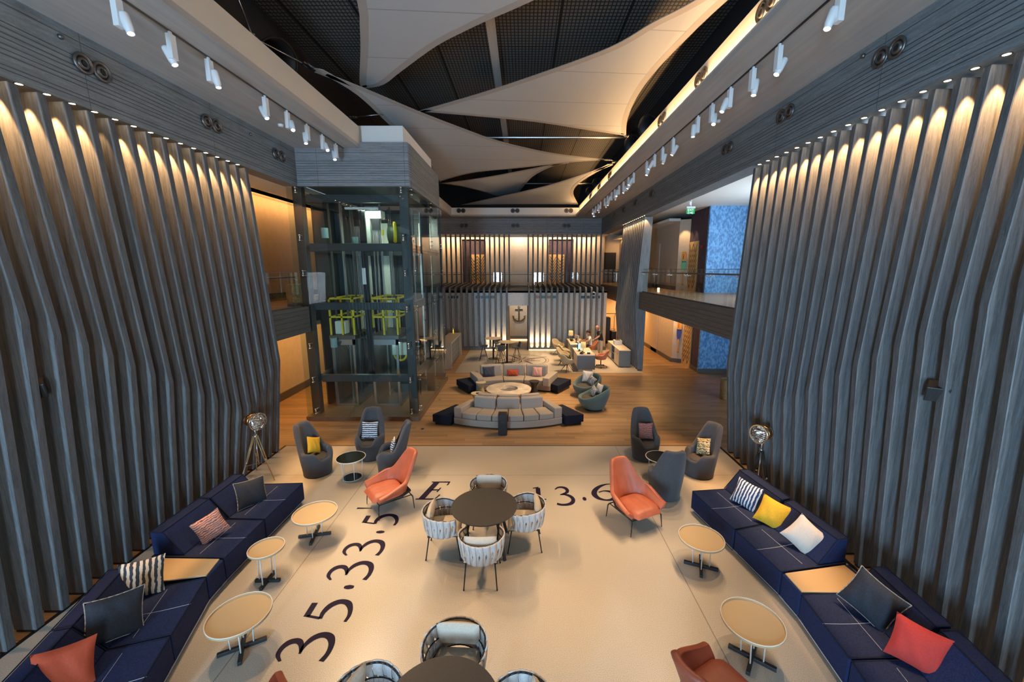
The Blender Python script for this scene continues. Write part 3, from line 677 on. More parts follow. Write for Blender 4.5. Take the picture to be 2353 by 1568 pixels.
S3 = sail('broad grey shade sail along the gold cove, upper right of the ceiling', [[(-3.06, 12.74), (-1.16, 11.55), (.49, 10.37), (1.79, 9.32), (2.42, 8.46), (2.95, 7.82), (4.0, 6.2)], [(4.0, 6.2), (3.5, 7.82), (3.25, 9.12), (3.07, 10.47), (3.05, 11.87), (3.21, 13.41), (3.55, 14.93)], [(3.55, 14.93), (1.97, 14.27), (.38, 13.6), (-1.53, 13.09), (-3.06, 12.74)]], 9.15)
S4 = sail('small middle shade sail far back, between the long sail and the rearmost one', [[(-4.30, 22.4), (-2.22, 21.28), (-.04, 19.66), (1.1, 18.72), (1.99, 18.14)], [(1.99, 18.14), (1.31, 18.87), (.49, 20.81), (-.05, 23.68), (-.31, 25.38)], [(-.31, 25.38), (-1.47, 26.2), (-2.34, 24.7), (-3.38, 23.2), (-4.30, 22.4)]], 9.1)
S5 = sail('rearmost shade sail above the far end of the ceiling coffer', [[(-3.95, 26.9), (-1.29, 23.9), (1.04, 21.1), (2.58, 18.5), (3.54, 16.6)], [(3.54, 16.6), (3.0, 18.6), (2.64, 20.9), (2.76, 23.2), (3.5, 26.7)], [(3.5, 26.7), (-.06, 26.6), (-3.95, 26.9)]], 8.68)
def fit(label, p, q, wall=None):
    """stay cable with shackle plate at the sail corner p, running to anchor q"""
    t = thing('stay_cable', label, 'cable', p)
    d = Vector(q)-Vector(p); MB().path([(0,0,0), tuple(d)], .013, 6).obj('wire', STEEL, t, smooth=True)
    MB().obox((0,0,0), (.26, .12, .03), (0, 0, math.atan2(d.y, d.x))).tube((-.04,-.08,0), (-.04,.08,0), .02).tube((.06,-.08,0), (.06,.08,0), .02).obj('shackle_plate', STEEL, t)
    MB().torus(tuple(d*.97), .05, .012, 14, 6, (0,0,1)).obj('shackle_ring', STEEL, t, smooth=True)
    return t
fit('stay cable of the long sail reaching left to the coffer edge', (-4.67, 9.62, 8.95), (-5.1, 8.5, 8.92))
fit('stay cable at the top left corner rising out of the frame', (-5.1, 8.5, 8.92), (-4.7, 7.5, 9.05))
fit('stay cable from the long sail tip to the gold cove', (3.42, 17.25, 8.95), (3.9, 17.3, 8.9))
fit('stay cable from the broad sail tip to the gold cove', (3.58, 14.98, 9.15), (4.1, 15.6, 9.0))
fit('stay cable from the rearmost sail tip to the gold cove', (3.56, 16.5, 8.68), (4.1, 16.6, 8.75))
fit('stay cable crossing the dark gap behind the lift housing', (-4.9, 12.5, 8.9), (-4.0, 12.4, 8.95))
b = box(-.80, -.60, 8.2, 27.5, 9.78, 9.86).obj('ceiling_beam', PLAST); tag(b, 'straight pale beam running lengthwise under the black mesh ceiling', 'beam')
for i, (y, l) in enumerate([(16.6, 'nearer'), (25.0, 'farther')]):
    b = MB().tube((-5.4, y, 9.6), (4.3, y, 9.6), .045, n=8).obj('tie_rod', STEEL); tag(b, f'{l} thin white tie rod crossing below the mesh ceiling', 'rod')
for i, (x, y, l) in enumerate([(4.05, 13.4, 'nearest of the right ones'), (4.05, 15.2, 'second of the right ones'), (4.05, 22.0, 'third of the right ones'), (4.05, 24.2, 'farthest of the right ones'), (-5.25, 9.3, 'behind the left coffer edge')]):
    t = thing('duct_nozzle', f'large black air duct hood above the coffer, {l}', 'duct', (x, y, 8.95))
    t.rotation_euler = (R(-25), R(62) if x > 0 else R(-62), 0)
    MB().lathe([(.40, -.25), (.28, .1), (.2, .45), (.2, .6)], n=20).obj('hood', BLKW, t, smooth=True, solid=.01)
    MB().torus((0, 0, -.25), .40, .02).obj('rim', BLK, t)
# pairs of jet diffusers
def nozzle(label, group, loc, nrm):
    t = thing('jet_diffuser', label, 'diffuser', loc, 0, group); t.rotation_euler = Vector(nrm).to_track_quat('Z', 'Y').to_euler()
    MB().lathe([(.135, 0), (.14, .02), (.12, .035), (.10, .02), (.085, -.0), (.085, -.02)], n=24).obj('flange', STEELD, t, smooth=True)
    MB().lathe([(.085, .0), (.07, .03), (.05, .035), (.04, .015), (.0001, -.01)], n=20).obj('jet_ball', STEELD, t, smooth=True)
    MB().lathe([(.0001, .030), (.034, .030)], n=14).obj('throat', BLK, t)
    return t
for i, y in enumerate([6.49, 8.78, 11.06]):
    for s in (-.13, .13): nozzle(f'{"nearer" if s < 0 else "farther"} round jet diffuser of the {ORD[i]} pair on the left fascia', 'jet diffusers on the left fascia', (-6.285, y+s, 7.5), (1, 0, 0))
for i, y in enumerate([6.28, 8.55, 10.83, 16.9, 19.2, 21.4, 23.6]):
    for s in (-.13, .13): nozzle(f'{"nearer" if s < 0 else "farther"} round jet diffuser of the {ORD[i]} pair on the right fascia', 'jet diffusers on the right fascia', (5.135, y+s, 7.6), (-1, 0, 0))
for i, y in enumerate([6.5, 8.67, 10.93, 17.1, 19.4, 21.8]):
    for s in (-.13, .13): nozzle(f'{"nearer" if s < 0 else "farther"} round jet diffuser of the {ORD[i]} pair in the glowing gold cove', 'jet diffusers in the gold cove', (3.485, y+s, 8.30), (-1, 0, 0))
for i, x in enumerate([-3.88, -.5, 2.85]):
    for s in (-.14, .14):
        n = ['left', 'middle', 'right'][i]; h = 'left' if s < 0 else 'right'
        nozzle(f'{h} jet diffuser of the {n} pair on the white coffer end', 'jet diffusers on the white coffer end', (x+s, 26.285, 8.24), (0, -1, 0))
        nozzle(f'{h} jet diffuser of the {n} pair on the blue-grey rear fascia', 'jet diffusers on the rear fascia', (x+s, 27.385, 7.45), (0, -1, 0))
for p, l in (((-6.285, 6.12, 7.72), 'left fascia near the first diffusers'), ((-6.285, 10.0, 7.68), 'left fascia before the last diffusers'), ((5.135, 6.75, 7.78), 'right fascia near the first diffusers')):
    b = MB().sphere(p, .035, 10).obj('sprinkler', STEELD, smooth=True); tag(b, f'tiny round sprinkler on the {l}', 'sprinkler')
for p, l in (((-5.59, 10.03, 7.9), 'left soffit'), ((4.37, 9.78, 7.9), 'right soffit near the sixth track light'), ((4.36, 17.8, 7.9), 'right soffit halfway back'), ((4.5, 26.2, 7.9), 'right soffit at the far end')):
    b = MB().lathe([(.0001, -.05), (.05, -.05), (.06, -.02), (.06, 0)], p, 16).obj('smoke_detector', WHT, smooth=True); tag(b, f'small white smoke detector on the {l}', 'smoke detector')
# lighting tracks
b = box(-4.965, -4.935, -2, 11.9, 7.885, 7.905).obj('lighting_track', STEELD); tag(b, 'slim lighting track along the left soffit', 'track')
b = box(3.775, 3.805, -2, 25.6, 7.885, 7.9).obj('lighting_track', BLK); tag(b, 'slim lighting track along the right soffit', 'track')
def track_light(label, group, loc, aim, power, spot=44, side=1, color=(1, .68, .38)):
    t = thing('track_light', label, 'track light', loc, 0, group)
    MB().box(-.035, .035, -.05, .05, -.36, -.04).box(-.015, .015, -.02, .02, -.04, 0).obj('driver_box', WHT, t, bevel=.004)
    d = (Vector(aim)-Vector(loc)).normalized(); h = Vector((.07*side, .02, -.28)); e = face_rot(d)
    head = MB().lathe([(.0001, .10), (.045, .10), (.05, .08), (.05, -.10), (.042, -.105), (.042, -.16), (.036, -.16), (.036, -.14)], n=20).obj('head', WHT, t, smooth=True); head.location = h; head.rotation_euler = e
    ln = MB().lathe([(.0001, -.152), (.037, -.152)], n=18).obj('lens', LAMPT, head)
    light('lamp_light', 'SPOT', (0, 0, -.17), (0, 0, 0), power, color, spot=spot, blend=.55, radius=.03, parent=head)
    return t
LY = [5.55, 6.32, 7.02, 8.43, 9.16, 9.95, 10.66, 11.39]
LA = [(-2.3, 4.6), (-1.2, 6.2), (-3.4, 6.6), (-.5, 6.6), (-1.6, 4.6), (-3.6, 8.0), (-.3, 5.2), (-2.9, 8.4)]
for i, y in enumerate(LY): track_light(f'{ORD[i]} white track light on the left soffit, counted from the camera side', 'track lights on the left soffit', (-4.95, y, 7.89), (*LA[i], 0), 420, side=-1 if i % 2 else 1)
RY = [5.45, 6.63, 7.32, 8.06, 8.78, 9.45, 10.91, 11.69, 12.37, 13.13, 14.61, 15.31, 16.04, 16.74, 17.53, 18.11, 18.99, 19.62, 20.61, 21.28, 21.95, 22.86]
RA = [(1.0, 4.4), (-.5, 5.6), (2.4, 6.3), (.6, 6.8), (1.6, 4.9), (3.2, 8.4), (-.4, 11.6), (2.2, 13.4), (-.5, 14.1), (.6, 12), (-.6, 14.8), (-1.6, 14.6), (.4, 15.8), (2.2, 14.3), (2.9, 18.5), (0, 20), (2.2, 19.3), (4.6, 19.8), (.4, 21.5), (3, 21.6), (-1.5, 20.2), (3.6, 20.8)]
for i, y in enumerate(RY): track_light(f'{ORD[i]} white track light on the right soffit, counted from the camera side', 'track lights on the right soffit', (3.79, y, 7.89), (*RA[i], 0), 400 if i < 6 else (560 if i < 14 else 720), side=(-1, 1, 1, -1, 1)[i % 5])

# ================================================================ LIFT SHAFT
# clad housing over the shaft
struct('wall_lift_fascia', box(-6.30, -3.18, 11.86, 12.0, 6.9, 7.9).box(-4.5, -3.18, 11.86, 12.0, 7.9, 8.05).box(-6.3, -3.16, 11.84, 11.86, 6.9, 6.99), SIDE_X)
struct('wall_lift_fascia_side', box(-3.30, -3.16, 12.0, 15.9, 6.9, 8.05), SIDE_Y)
struct('wall_lift_box', box(-4.62, -3.35, 12.08, 15.6, 8.0, 8.54), WHITE)
struct('ceiling_lift', box(-6.3, -3.3, 12.0, 15.9, 6.97, 7.05), FRAME)
sh = thing('lift_shaft', 'tall glass lift shaft in a dark steel frame on a timber plinth', 'lift shaft', (-4.93, 14.2, 0))
X0, X1, Y0, Y1 = -6.67+4.93, -3.18+4.93, 11.82-14.2, 16.57-14.2
MB().box(X0, X1, Y0, Y1, 0, .14).obj('plinth', mat('plinth_timber', (.16, .10, .06), .45, noise=(9, .3, (1, 12, 12))), sh)
for x in (X0+.06, X1-.38):
    for y in (Y0+.28, 0.3, Y1-.45):
        MB().box(x, x+.26, y, y+.22, .14, 6.95).obj('post', FRAME, sh, bevel=.01)
for z in (1.16, 3.40, 5.14, 6.51):
    for y in (Y0+.32, Y1-.42): MB().box(X0+.42, X1-.36, y, y+.16, z, z+.22).obj('cross_beam', FRAME, sh, bevel=.01)
    for x in (X0+.24, X1-.34): MB().box(x, x+.16, Y0+.48, Y1-.42, z, z+.22).obj('side_beam', FRAME, sh, bevel=.01)
zs = [.14, 1.27, 3.45, 5.2, 6.9]
for a, b in zip(zs[:-1], zs[1:]):
    for k in range(1): MB().box(X0+.03, X1-.05, Y0+.03, Y0+.042, a+.006, b-.006).obj('glass_panel', GLASS, sh)
    for k in range(2):
        y0 = Y0+.05+(Y1-Y0-.1)*k/2; y1 = Y0+.05+(Y1-Y0-.1)*(k+1)/2
        MB().box(X1-.045, X1-.033, y0+.006, y1-.006, a+.006, b-.006).obj('glass_panel', GLASS, sh)
        MB().box(X0+.02, X0+.032, y0+.006, y1-.006, a+.006, b-.006).obj('glass_panel', GLASS, sh)
for z in (.3, 1.3, 2.35, 3.45, 4.5, 5.5, 6.8):
    for x in (X0+.30, X1-.24):
        m = MB().tube((x, Y0+.02, z-.07), (x, Y0+.02, z+.07), .014, n=6)
        for q in (-.07, .07): m.tube((x, Y0+.0, z+q), (x, Y0+.3, z+q), .010, n=6).sphere((x, Y0+.01, z+q), .026, 8)
        m.obj('glass_fitting', CHROME, sh, smooth=True)
    for y in (Y0+.35, .4, Y1-.35):
        m = MB()
        for q in (-.07, .07): m.tube((X1-.02, y, z+q), (X1-.2, y, z+q), .010, n=6).sphere((X1-.025, y, z+q), .024, 8)
        m.obj('glass_fitting', CHROME, sh, smooth=True)
# pale service wall and door surrounds at the back of the shaft
bp = MB()
for x0, x1 in ((X0+.3, X0+.55), (X0+1.0, X0+1.45), (X1-.95, X1-.5), (X1-.45, X1-.2)): bp.box(x0, x1, Y1-.10, Y1-.04, .2, 6.4)
bp.obj('service_wall_panel', GREENW, sh)
MB().box(X0+.10, X0+.14, -1.2, Y1-.05, .14, 6.9).obj('side_light_block', FRAME, sh)  # added dark sheet: keeps shaft light off the corridor, darkens the left bay
MB().box(X0+.05, X1-.1, Y1-.04, Y1-.02, .14, 6.9).obj('back_wall', FRAME, sh)
xr = [X0+.50, X0+.62, X0+.72, X0+.80, X0+.86, -.38, -.30, -.10, .12, .22, .34, X1-.62, X1-.50, X1-.42]
for i, x in enumerate(xr):
    y = -.9+(i*37 % 11)*.16
    MB().box(x-.018, x+.018, y-.04, y+.04, .2, 6.7).obj('guide_rail', STEEL if i % 2 else STEELD, sh)
for x, y in ((-.02, -1.45), (.06, -1.42)): MB().box(x-.05, x+.05, y-.03, y+.03, 1.2, 6.5).obj('cable_duct', BLK, sh)
MB().box(-.06, .05, -1.53, -1.50, 4.15, 4.65).obj('notice_plate', WHT, sh)
rope = MB()
for k in range(5): rope.tube((-.60+k*.045, -.5, 2.6), (-.60+k*.045, -.5, 6.0), .008, n=5)
rope.obj('hoist_rope', STEEL, sh)
MB().tube((X0+.62, -1.5, 5.55), (X0+.62, -1.5, 5.85), .10, n=16).tube((X0+1.45, -1.3, 5.3), (X0+1.45, -1.3, 5.6), .09, n=16).tube((X0+.62, -1.5, 2.15), (X0+.62, -1.5, 2.45), .10, n=16).obj('damper', mat('teal_canister', (.20, .33, .33), .5), sh)
MB().path([(X0+.55,-1.4,5.35),(X0+.9,-1.3,5.25),(X0+1.3,-1.2,5.35),(X0+1.7,-1.2,5.2)], .03).path([(X0+.7,-1.4,2.2),(X0+.85,-1.3,2.4),(X0+1.0,-1.3,2.05)], .035).obj('linkage', BLK, sh)
# machines
t = thing('hoist_machine', 'lift hoist machine with yellow sheave and white cabinet under the shaft top', 'machine', (-4.93, 13.2, 5.4))
MB().box(-.10, .20, -.3, .1, -.10, 1.0).box(.20, .55, -.3, .1, .75, 1.0).obj('control_cabinet', GREENW, t, bevel=.01)
MB().box(.28, .52, -.36, -.3, .40, .75).obj('vent_box', STEELD, t)
for k in range(5): MB().tube((.30+k*.05, -.34, .0), (.30+k*.05, -.34, .42), .014, n=6).obj('conduit', WHT, t)
MB().torus((.92, -.2, .35), .28, .05, 28, 8, (1, .35, 0)).obj('sheave', YEL, t, smooth=True)
MB().lathe([(.0001, -.25), (.30, -.25), (.33, 0), (.30, .25), (.0001, .25)], (.92, .1, .3), 20, 'x').obj('motor', mat('motor_green', (.05, .09, .06), .5), t, smooth=True)
MB().box(.55, .61, -.34, -.3, .25, .42).obj('warning_tag', YEL, t)
t = thing('pulley_block', 'white pulley block with yellow wheel low in the right lift bay', 'machine', (-3.98-.2, 13.45, 1.75))
MB().box(-.25, .25, -.06, .06, 0, .42).obj('housing', GREENW, t, bevel=.01)
MB().torus((0, 0, 0), .20, .035, 24, 8, (0, 1, 0)).path([(-.19,0,0),(.19,0,0)], .018).path([(0,0,-.19),(0,0,.1)], .018).obj('wheel', YEL, t, smooth=True)
# cars
def car(label, x0, x1, x2):
    t = thing('lift_car', label, 'lift car', ((x0+x1)/2, 13.75, 0), 0, 'lift cars'); w = (x1-x0)/2
    MB().box(-w, w, -.9, .9, .14, .22).obj('floor_pan', STEEL, t)
    MB().box(-w-.04, w+.04, -.94, .94, 2.38, 2.52).obj('roof', STEELD, t, bevel=.01)
    MB().box(-w, -w+.07, -.92, -.84, .2, 2.4).box(w-.07, w, -.92, -.84, .2, 2.4).box(-w, w, -.92, -.84, 2.2, 2.4).obj('front_frame', STEEL, t)
    MB().box(-w+.07, w-.07, -.89, -.88, .22, 2.2).obj('glass_panel', GLASS, t)
    MB().box(-w, w, .86, .9, .2, 2.4).box(-w, -w+.03, -.84, .86, .2, 2.4).obj('car_wall', STEELD, t)
    MB().tube((-w+.05, -.82, 1.08), (w-.05, -.82, 1.08), .02, n=8).obj('handrail', CHROME, t, smooth=True)
    MB().box(-.1, .25, .80, .86, .4, 2.1).obj('door_leaf', BLKW, t)
    m = MB(); pts = [(-w, -.85), (w, -.85), (w, .8), (-w, .8)]
    for z in (3.69, 3.1):
        for a, b in zip(pts, pts[1:]+pts[:1]): m.obox(((a[0]+b[0])/2, (a[1]+b[1])/2, z), (abs(a[0]-b[0])+.05, abs(a[1]-b[1])+.05, .05))
    for p in pts+[(0, -.85), (0, .8)]: m.box(p[0]-.025, p[0]+.025, p[1]-.025, p[1]+.025, 2.52, 3.69)
    m.obj('guard_rail', YEL, t)
    return t
car('narrower left lift car with yellow guard rail on its roof', -6.20, -5.45, 0)
car('wider right lift car with yellow guard rail on its roof', -4.92, -4.05, 0)
b = box(-6.12, -5.78, 13.0, 13.3, 2.53, 2.95).obj('control_box', GREENW, bevel=.02); tag(b, 'grey control box standing on the left lift car roof', 'control box')
t = thing('shaft_lamp', 'work light fixed near the top inside the lift shaft', 'lamp', (-4.9, 12.75, 6.4))
MB().box(-.5, .5, -.04, .04, 0, .06).obj('tube_housing', WHT, t)
light('lamp_light', 'AREA', (0, 0, -.02), (0, 0, 0), 25, (.80, 1.0, .86), 1.0, .08, parent=t)
light('shaft_light', 'AREA', (-3.9, 15.2, 6.3), (R(30), 0, 0), 60, (.85, 1.0, .82), .5, .3)
light('shaft_light', 'AREA', (-5.0, 13.7, 2.2), (0, 0, 0), 18, (.75, .95, 1.0), 1.6, .8)

# ================================================================ FLOOR LETTERING
def stroke(m, pts, closed=False, z0=.0005, z1=.003, xf=None):
    """ribbon of varying width through pts (x, y, half-width)"""
    P = smooth3(pts) if len(pts) > 2 else pts
    L, Rr = [], []
    for i, p in enumerate(P):
        a = P[max(0, i-1)]; b = P[min(len(P)-1, i+1)]; d = Vector((b[0]-a[0], b[1]-a[1])).normalized(); n = Vector((-d.y, d.x))*1.18
        L.append(xf(p[0]+n.x*p[2], p[1]+n.y*p[2])); Rr.append(xf(p[0]-n.x*p[2], p[1]-n.y*p[2]))
    n = len(P); vs = [(*q, z1) for q in L]+[(*q, z1) for q in Rr]
    m.add(vs, [(i, i+1, n+i+1, n+i) for i in range(n-1)])
def smooth3(pts, k=6):
    P = [pts[0]]+list(pts)+[pts[-1]]; out = []
    for i in range(1, len(P)-2):
        for j in range(k):
            t = j/k; a, b, c, d = P[i-1], P[i], P[i+1], P[i+2]
            out.append(tuple(.5*((2*b[q])+(-a[q]+c[q])*t+(2*a[q]-5*b[q]+4*c[q]-d[q])*t*t+(-a[q]+3*b[q]-3*c[q]+d[q])*t**3) for q in range(3)))
    out.append(pts[-1]); return out
# glyphs in a box: x 0..1 wide, y 0..1 high (descender included)
G = {
 '3': [[(.10,.84,.022),(.26,.95,.035),(.46,.96,.045),(.62,.88,.065),(.66,.75,.065),(.56,.64,.045),(.34,.56,.022)],
       [(.30,.565,.020),(.52,.56,.035),(.74,.47,.060),(.84,.32,.072),(.78,.16,.068),(.58,.06,.050),(.32,.04,.040),(.10,.09,.045)]],
 '5': [[(.26,.60,.035),(.34,.90,.030)], [(.31,.90,.055),(.80,.90,.055)], [(.24,.585,.030),(.46,.60,.045),(.70,.53,.065),(.84,.38,.075),(.80,.20,.068),(.60,.08,.048),(.36,.03,.035),(.14,.05,.028)]],
 '.': [[(.40,.5,.0),(.44,.5,.085),(.5,.5,.10),(.56,.5,.085),(.60,.5,.0)]],
 "'": [[(.5,.95,.055),(.5,.25,.02)]],
 '6': [[(.92,.96,.012),(.66,.92,.030),(.40,.78,.055),(.20,.56,.075),(.14,.34,.085),(.24,.14,.065),(.46,.04,.035),(.68,.06,.05),(.84,.20,.075),(.86,.36,.070),(.74,.50,.050),(.52,.54,.025),(.32,.46,.02)]],
 '1': [[(.46,.06,.12),(.46,.93,.12)], [(.14,.90,.030),(.32,.94,.035),(.5,.98,.03)], [(.08,.04,.030),(.92,.04,.030)]],
 'E': [[(.30,.05,.12),(.30,.95,.12)], [(.05,.03,.025),(.92,.03,.030)], [(.05,.97,.025),(.92,.97,.030)], [(.36,.52,.028),(.72,.52,.028)], [(.72,.40,.030),(.72,.64,.030)], [(.90,.97,.025),(.92,.78,.035)], [(.90,.03,.025),(.96,.26,.035)]],
}
def glyph(ch, x0, x1, y0, y1, turned, shear=0, italic=False):
    """turned: text runs away from the viewer, its top toward -x"""
    m = MB(); Wd = (x1-x0); Hd = (y1-y0)
    def xf(a, b):
        if turned: return (x1-b*Wd, y0+a*Hd)
        a += (b-.5)*shear; return (x0+a*Wd, y0+b*Hd)
    for st in G[ch]: stroke(m, st, xf=xf)
    # keep them thin inlays, level with the floor
    o = m.obj('lettering', INK, fl, fixn=False); return o
for ch, x0, x1, y0, y1 in [('3', -3.0, -2.35, 4.02, 4.50), ('5', -2.98, -2.33, 4.55, 5.02), ('.', -2.87, -2.25, 5.0, 5.42), ('3', -3.0, -2.33, 5.30, 5.79), ('3', -2.99, -2.33, 5.83, 6.31),
                           ('.', -2.85, -2.23, 6.27, 6.68), ('5', -3.0, -2.32, 6.60, 7.05), ("'", -3.27, -2.85, 7.0, 7.4)]:
    glyph(ch, x0, x1, y0, y1, True)
for ch, x0, x1, y0, y1, sh in [('E', -2.12, -1.66, 7.50, 8.21, .42), ('1', .16, .50, 7.49, 7.98, 0), ('3', .63, 1.09, 7.29, 8.0, 0), ('.', 1.04, 1.46, 7.26, 7.80, 0), ('6', 1.40, 1.98, 7.46, 8.14, 0)]:
    glyph(ch, x0, x1, y0, y1, False, sh)
# compass rose inlay in the reception floor
cr_ = MB(); cx, cy = -.05, 20.35
for rr, ww in ((1.35, .02), (1.22, .035), (.62, .012), (.50, .02)):
    cr_.add([(cx+(rr+s*ww)*math.cos(2*PI*i/64), cy+(rr+s*ww)*math.sin(2*PI*i/64), .003) for s in (0, 1) for i in range(64)], [(i, (i+1) % 64, 64+(i+1) % 64, 64+i) for i in range(64)])
for k in range(8):
    a = 2*PI*k/8+.55; L_ = 1.55 if k % 2 == 0 else .95; wv = .16 if k % 2 == 0 else .09
    for s in (1, -1):
        tip = (cx+L_*math.cos(a), cy+L_*math.sin(a), .004); b = (cx+.28*math.cos(a+s*wv*2.2), cy+.28*math.sin(a+s*wv*2.2), .004); c = (cx+.05*math.cos(a), cy+.05*math.sin(a), .004)
        if s == 1: cr_.add([tip, b, c], [(0, 1, 2)])
        else: cr_.path([tip, b], .006, 4)
cr_.obj('compass_rose', INK, recp, fixn=False)

# ================================================================ CUSHIONS
def cushion(label, m, loc, yaw=0, lean=-18, roll=0, w=.46, h=.46, th=.15, piping=None, group=None, cat='cushion', name='cushion'):
    t = thing(name, label, cat, loc, 0, group); t.rotation_euler = (R(lean), R(roll), yaw)
    def side(sg):
        def fn(u, v):
            a, b = u*2-1, v*2-1; e = (1-abs(a)**2.6)*(1-abs(b)**2.6)
            px = a*w/2*(1-.09*(1-b*b)); pz = b*h/2*(1-.09*(1-a*a))
            return (px, sg*(th/2)*max(0, e)**.55+.008*math.sin(9*a+4*b)*e, pz)
        return fn
    M_ = MB(); M_.grid(side(-1), 15, 15); M_.grid(side(1), 15, 15)
    M_.obj('cover', m, t, smooth=True)
    if piping:
        pts = []
        for k in range(4):
            for i in range(8):
                s = -1+2*i/8; a, b = [(s, -1), (1, s), (-s, 1), (-1, -s)][k]
                pts.append((a*w/2*(1-.09*(1-b*b)), 0, b*h/2*(1-.09*(1-a*a))))
        MB().path(pts+[pts[0]], .006, 6).obj('piping', piping, t, smooth=True)
    return t
E_ = PI/2
cushion('slate navy cushion with pale piping on the far module of the left sofa', C_BK, (-4.93, 6.72, .62), R(62), -22, 8, .52, .48, .17, SOFG)
cushion('pink and brown woven cushion leaning on the left blue sofa', C_PK, (-4.90, 5.72, .63), R(50), -18, -18, .40, .40, .13)
cushion('cream and black striped cushion on the left sofa beside the wooden top', C_CR, (-4.95, 4.62, .65), R(38), -20, 6, .46, .48, .15)
cushion('charcoal denim cushion with pale piping, nearer half of the left sofa', C_BK, (-4.70, 4.02, .66), R(58), -22, 14, .52, .50, .16, SOFG)
cushion('rust orange cushion at the bottom left corner on the left sofa', C_OR, (-4.62, 3.42, .64), R(40), -22, 6, .46, .46, .16)
cushion('white and navy striped cushion on the far end of the right sofa', C_BWX, (3.99, 6.62, .64), -R(55), -20, 8, .44, .46, .15)
cushion('mustard yellow cushion on the right blue sofa', C_YE, (4.14, 6.08, .62), -R(42), -24, 14, .46, .46, .15)
cushion('ivory linen cushion on the right sofa just before the wooden top', C_WH, (4.25, 5.48, .64), -R(50), -24, 30, .46, .46, .16)
cushion('charcoal denim cushion with pale piping on the nearer half of the right sofa', C_BK, (4.21, 4.25, .68), -R(62), -20, 18, .52, .50, .16, SOFG)
cushion('red cushion on the nearer half of the right sofa', C_RD, (4.20, 3.66, .65), -R(40), -24, 10, .46, .46, .16)

# ================================================================ BLUE MODULAR SOFAS
def q2(a, b, t): return (a[0]+(b[0]-a[0])*t, a[1]+(b[1]-a[1])*t)
def bil(q, u, v): return q2(q2(q[0], q[1], u), q2(q[3], q[2], u), v)
def inset(q, d):
    c = (sum(p[0] for p in q)/4, sum(p[1] for p in q)/4); out = []
    for p in q:
        L = math.hypot(p[0]-c[0], p[1]-c[1]); out.append((p[0]+(c[0]-p[0])*d*1.41/L, p[1]+(c[1]-p[1])*d*1.41/L))
    return out
def module(label, q, back=None, stitch=True, group=None, top=None):
    """q: footprint front-far, front-near, back-near, back-far; back: (u0,u1) span of the backrest along the front direction"""
    t = thing('sofa_module', label, 'sofa', (0, 0, 0), 0, group)
    MB().prism(inset(q, .005), .07, .42).obj('seat', DENIM, t, bevel=.02, seg=3)
    MB().prism(inset(q, .05), .0, .07).obj('plinth', BLK, t)
    m = MB()
    for a, b in zip(q, q[1:]+q[:1]):
        a = q2(a, ((q[0][0]+q[2][0])/2, (q[0][1]+q[2][1])/2), .022); b = q2(b, ((q[0][0]+q[2][0])/2, (q[0][1]+q[2][1])/2), .022); m.tube((*a, .421), (*b, .421), .006, n=6)
    if top is None: m.obj('seat_piping', DENIMD, t)
    MB().path([(*q[0], .075), (*q[1], .075)], .005, 5).obj('lower_seam', STITCH, t)
    if stitch:
        m = MB()
        for us in (None,):
            pa = [bil(q, i/10, .40) for i in range(1, 10)]; m.path([(*p, .4215) for p in pa], .0022, 4)
            pb = [bil(q, .5+.02*math.sin(i/7*PI), i/10) for i in range(0, 8)]; m.path([(*p, .4215) for p in pb], .0022, 4)
        m.obj('stitching', STITCH, t)
    if back:
        u0, u1 = back
        f0, f1 = bil(q, u0, .58), bil(q, u1, .58); b0, b1 = bil(q, u0, 1.0), bil(q, u1, 1.0)
        tf0, tf1 = bil(q, u0, .83), bil(q, u1, .83)
        MB().prism([f0, f1, b1, b0], .42, .80, [tf0, tf1, b1, b0]).obj('backrest', DENIM, t, bevel=.028, seg=3)
        m = MB()
        for a, b in ((tf0, tf1), (tf1, b1), (b1, b0), (b0, tf0)): m.tube((*a, .797), (*b, .797), .007, n=6)
        m.path([(*q2(f0, f1, .01), .43), (*q2(tf0, tf1, .01), .79)], .007, 6).path([(*q2(f0, f1, .99), .43), (*q2(tf0, tf1, .99), .79)], .007, 6)
        m.obj('back_piping', DENIMD, t)
    if top:
        MB().prism(top, .415, .435).obj('wooden_top', TRAY, t, bevel=.004)
    return t
# left run: front edge x=-4.38, then bent
module('far module of the left blue sofa, open chaise end by the grey chairs', [(-4.37, 7.42), (-4.38, 6.22), (-5.47, 6.25), (-5.47, 7.36)], (.28, .99))
module('second module of the left blue sofa, carrying the pink woven cushion', [(-4.38, 6.21), (-4.38, 5.28), (-5.50, 5.30), (-5.48, 6.24)], (.0, .95))
module('wedge module with sand-coloured wooden top in the left blue sofa', [(-4.38, 5.27), (-4.36, 4.92), (-5.30, 4.86), (-5.48, 5.28)], None, False, top=[(-4.44, 5.255), (-4.385, 4.93), (-5.02, 4.81), (-5.36, 5.27)])
dl = Vector((.285, -.90)).normalized(); nl = Vector((-dl.y, dl.x))*-1   # along the run, and away from the room
def lq(s0, s1, d=1.02):
    a = Vector((-4.36, 4.91)); nn = Vector((dl.y, -dl.x)); return [tuple(a+dl*s0), tuple(a+dl*s1), tuple(a+dl*s1+nn*d), tuple(a+dl*s0+nn*d)]
module('third seat of the left blue sofa, just in front of the wooden top', lq(0, .94), (.02, .99))
module('nearest seat of the left blue sofa at the bottom left corner', lq(.945, 1.95), (.0, .99))
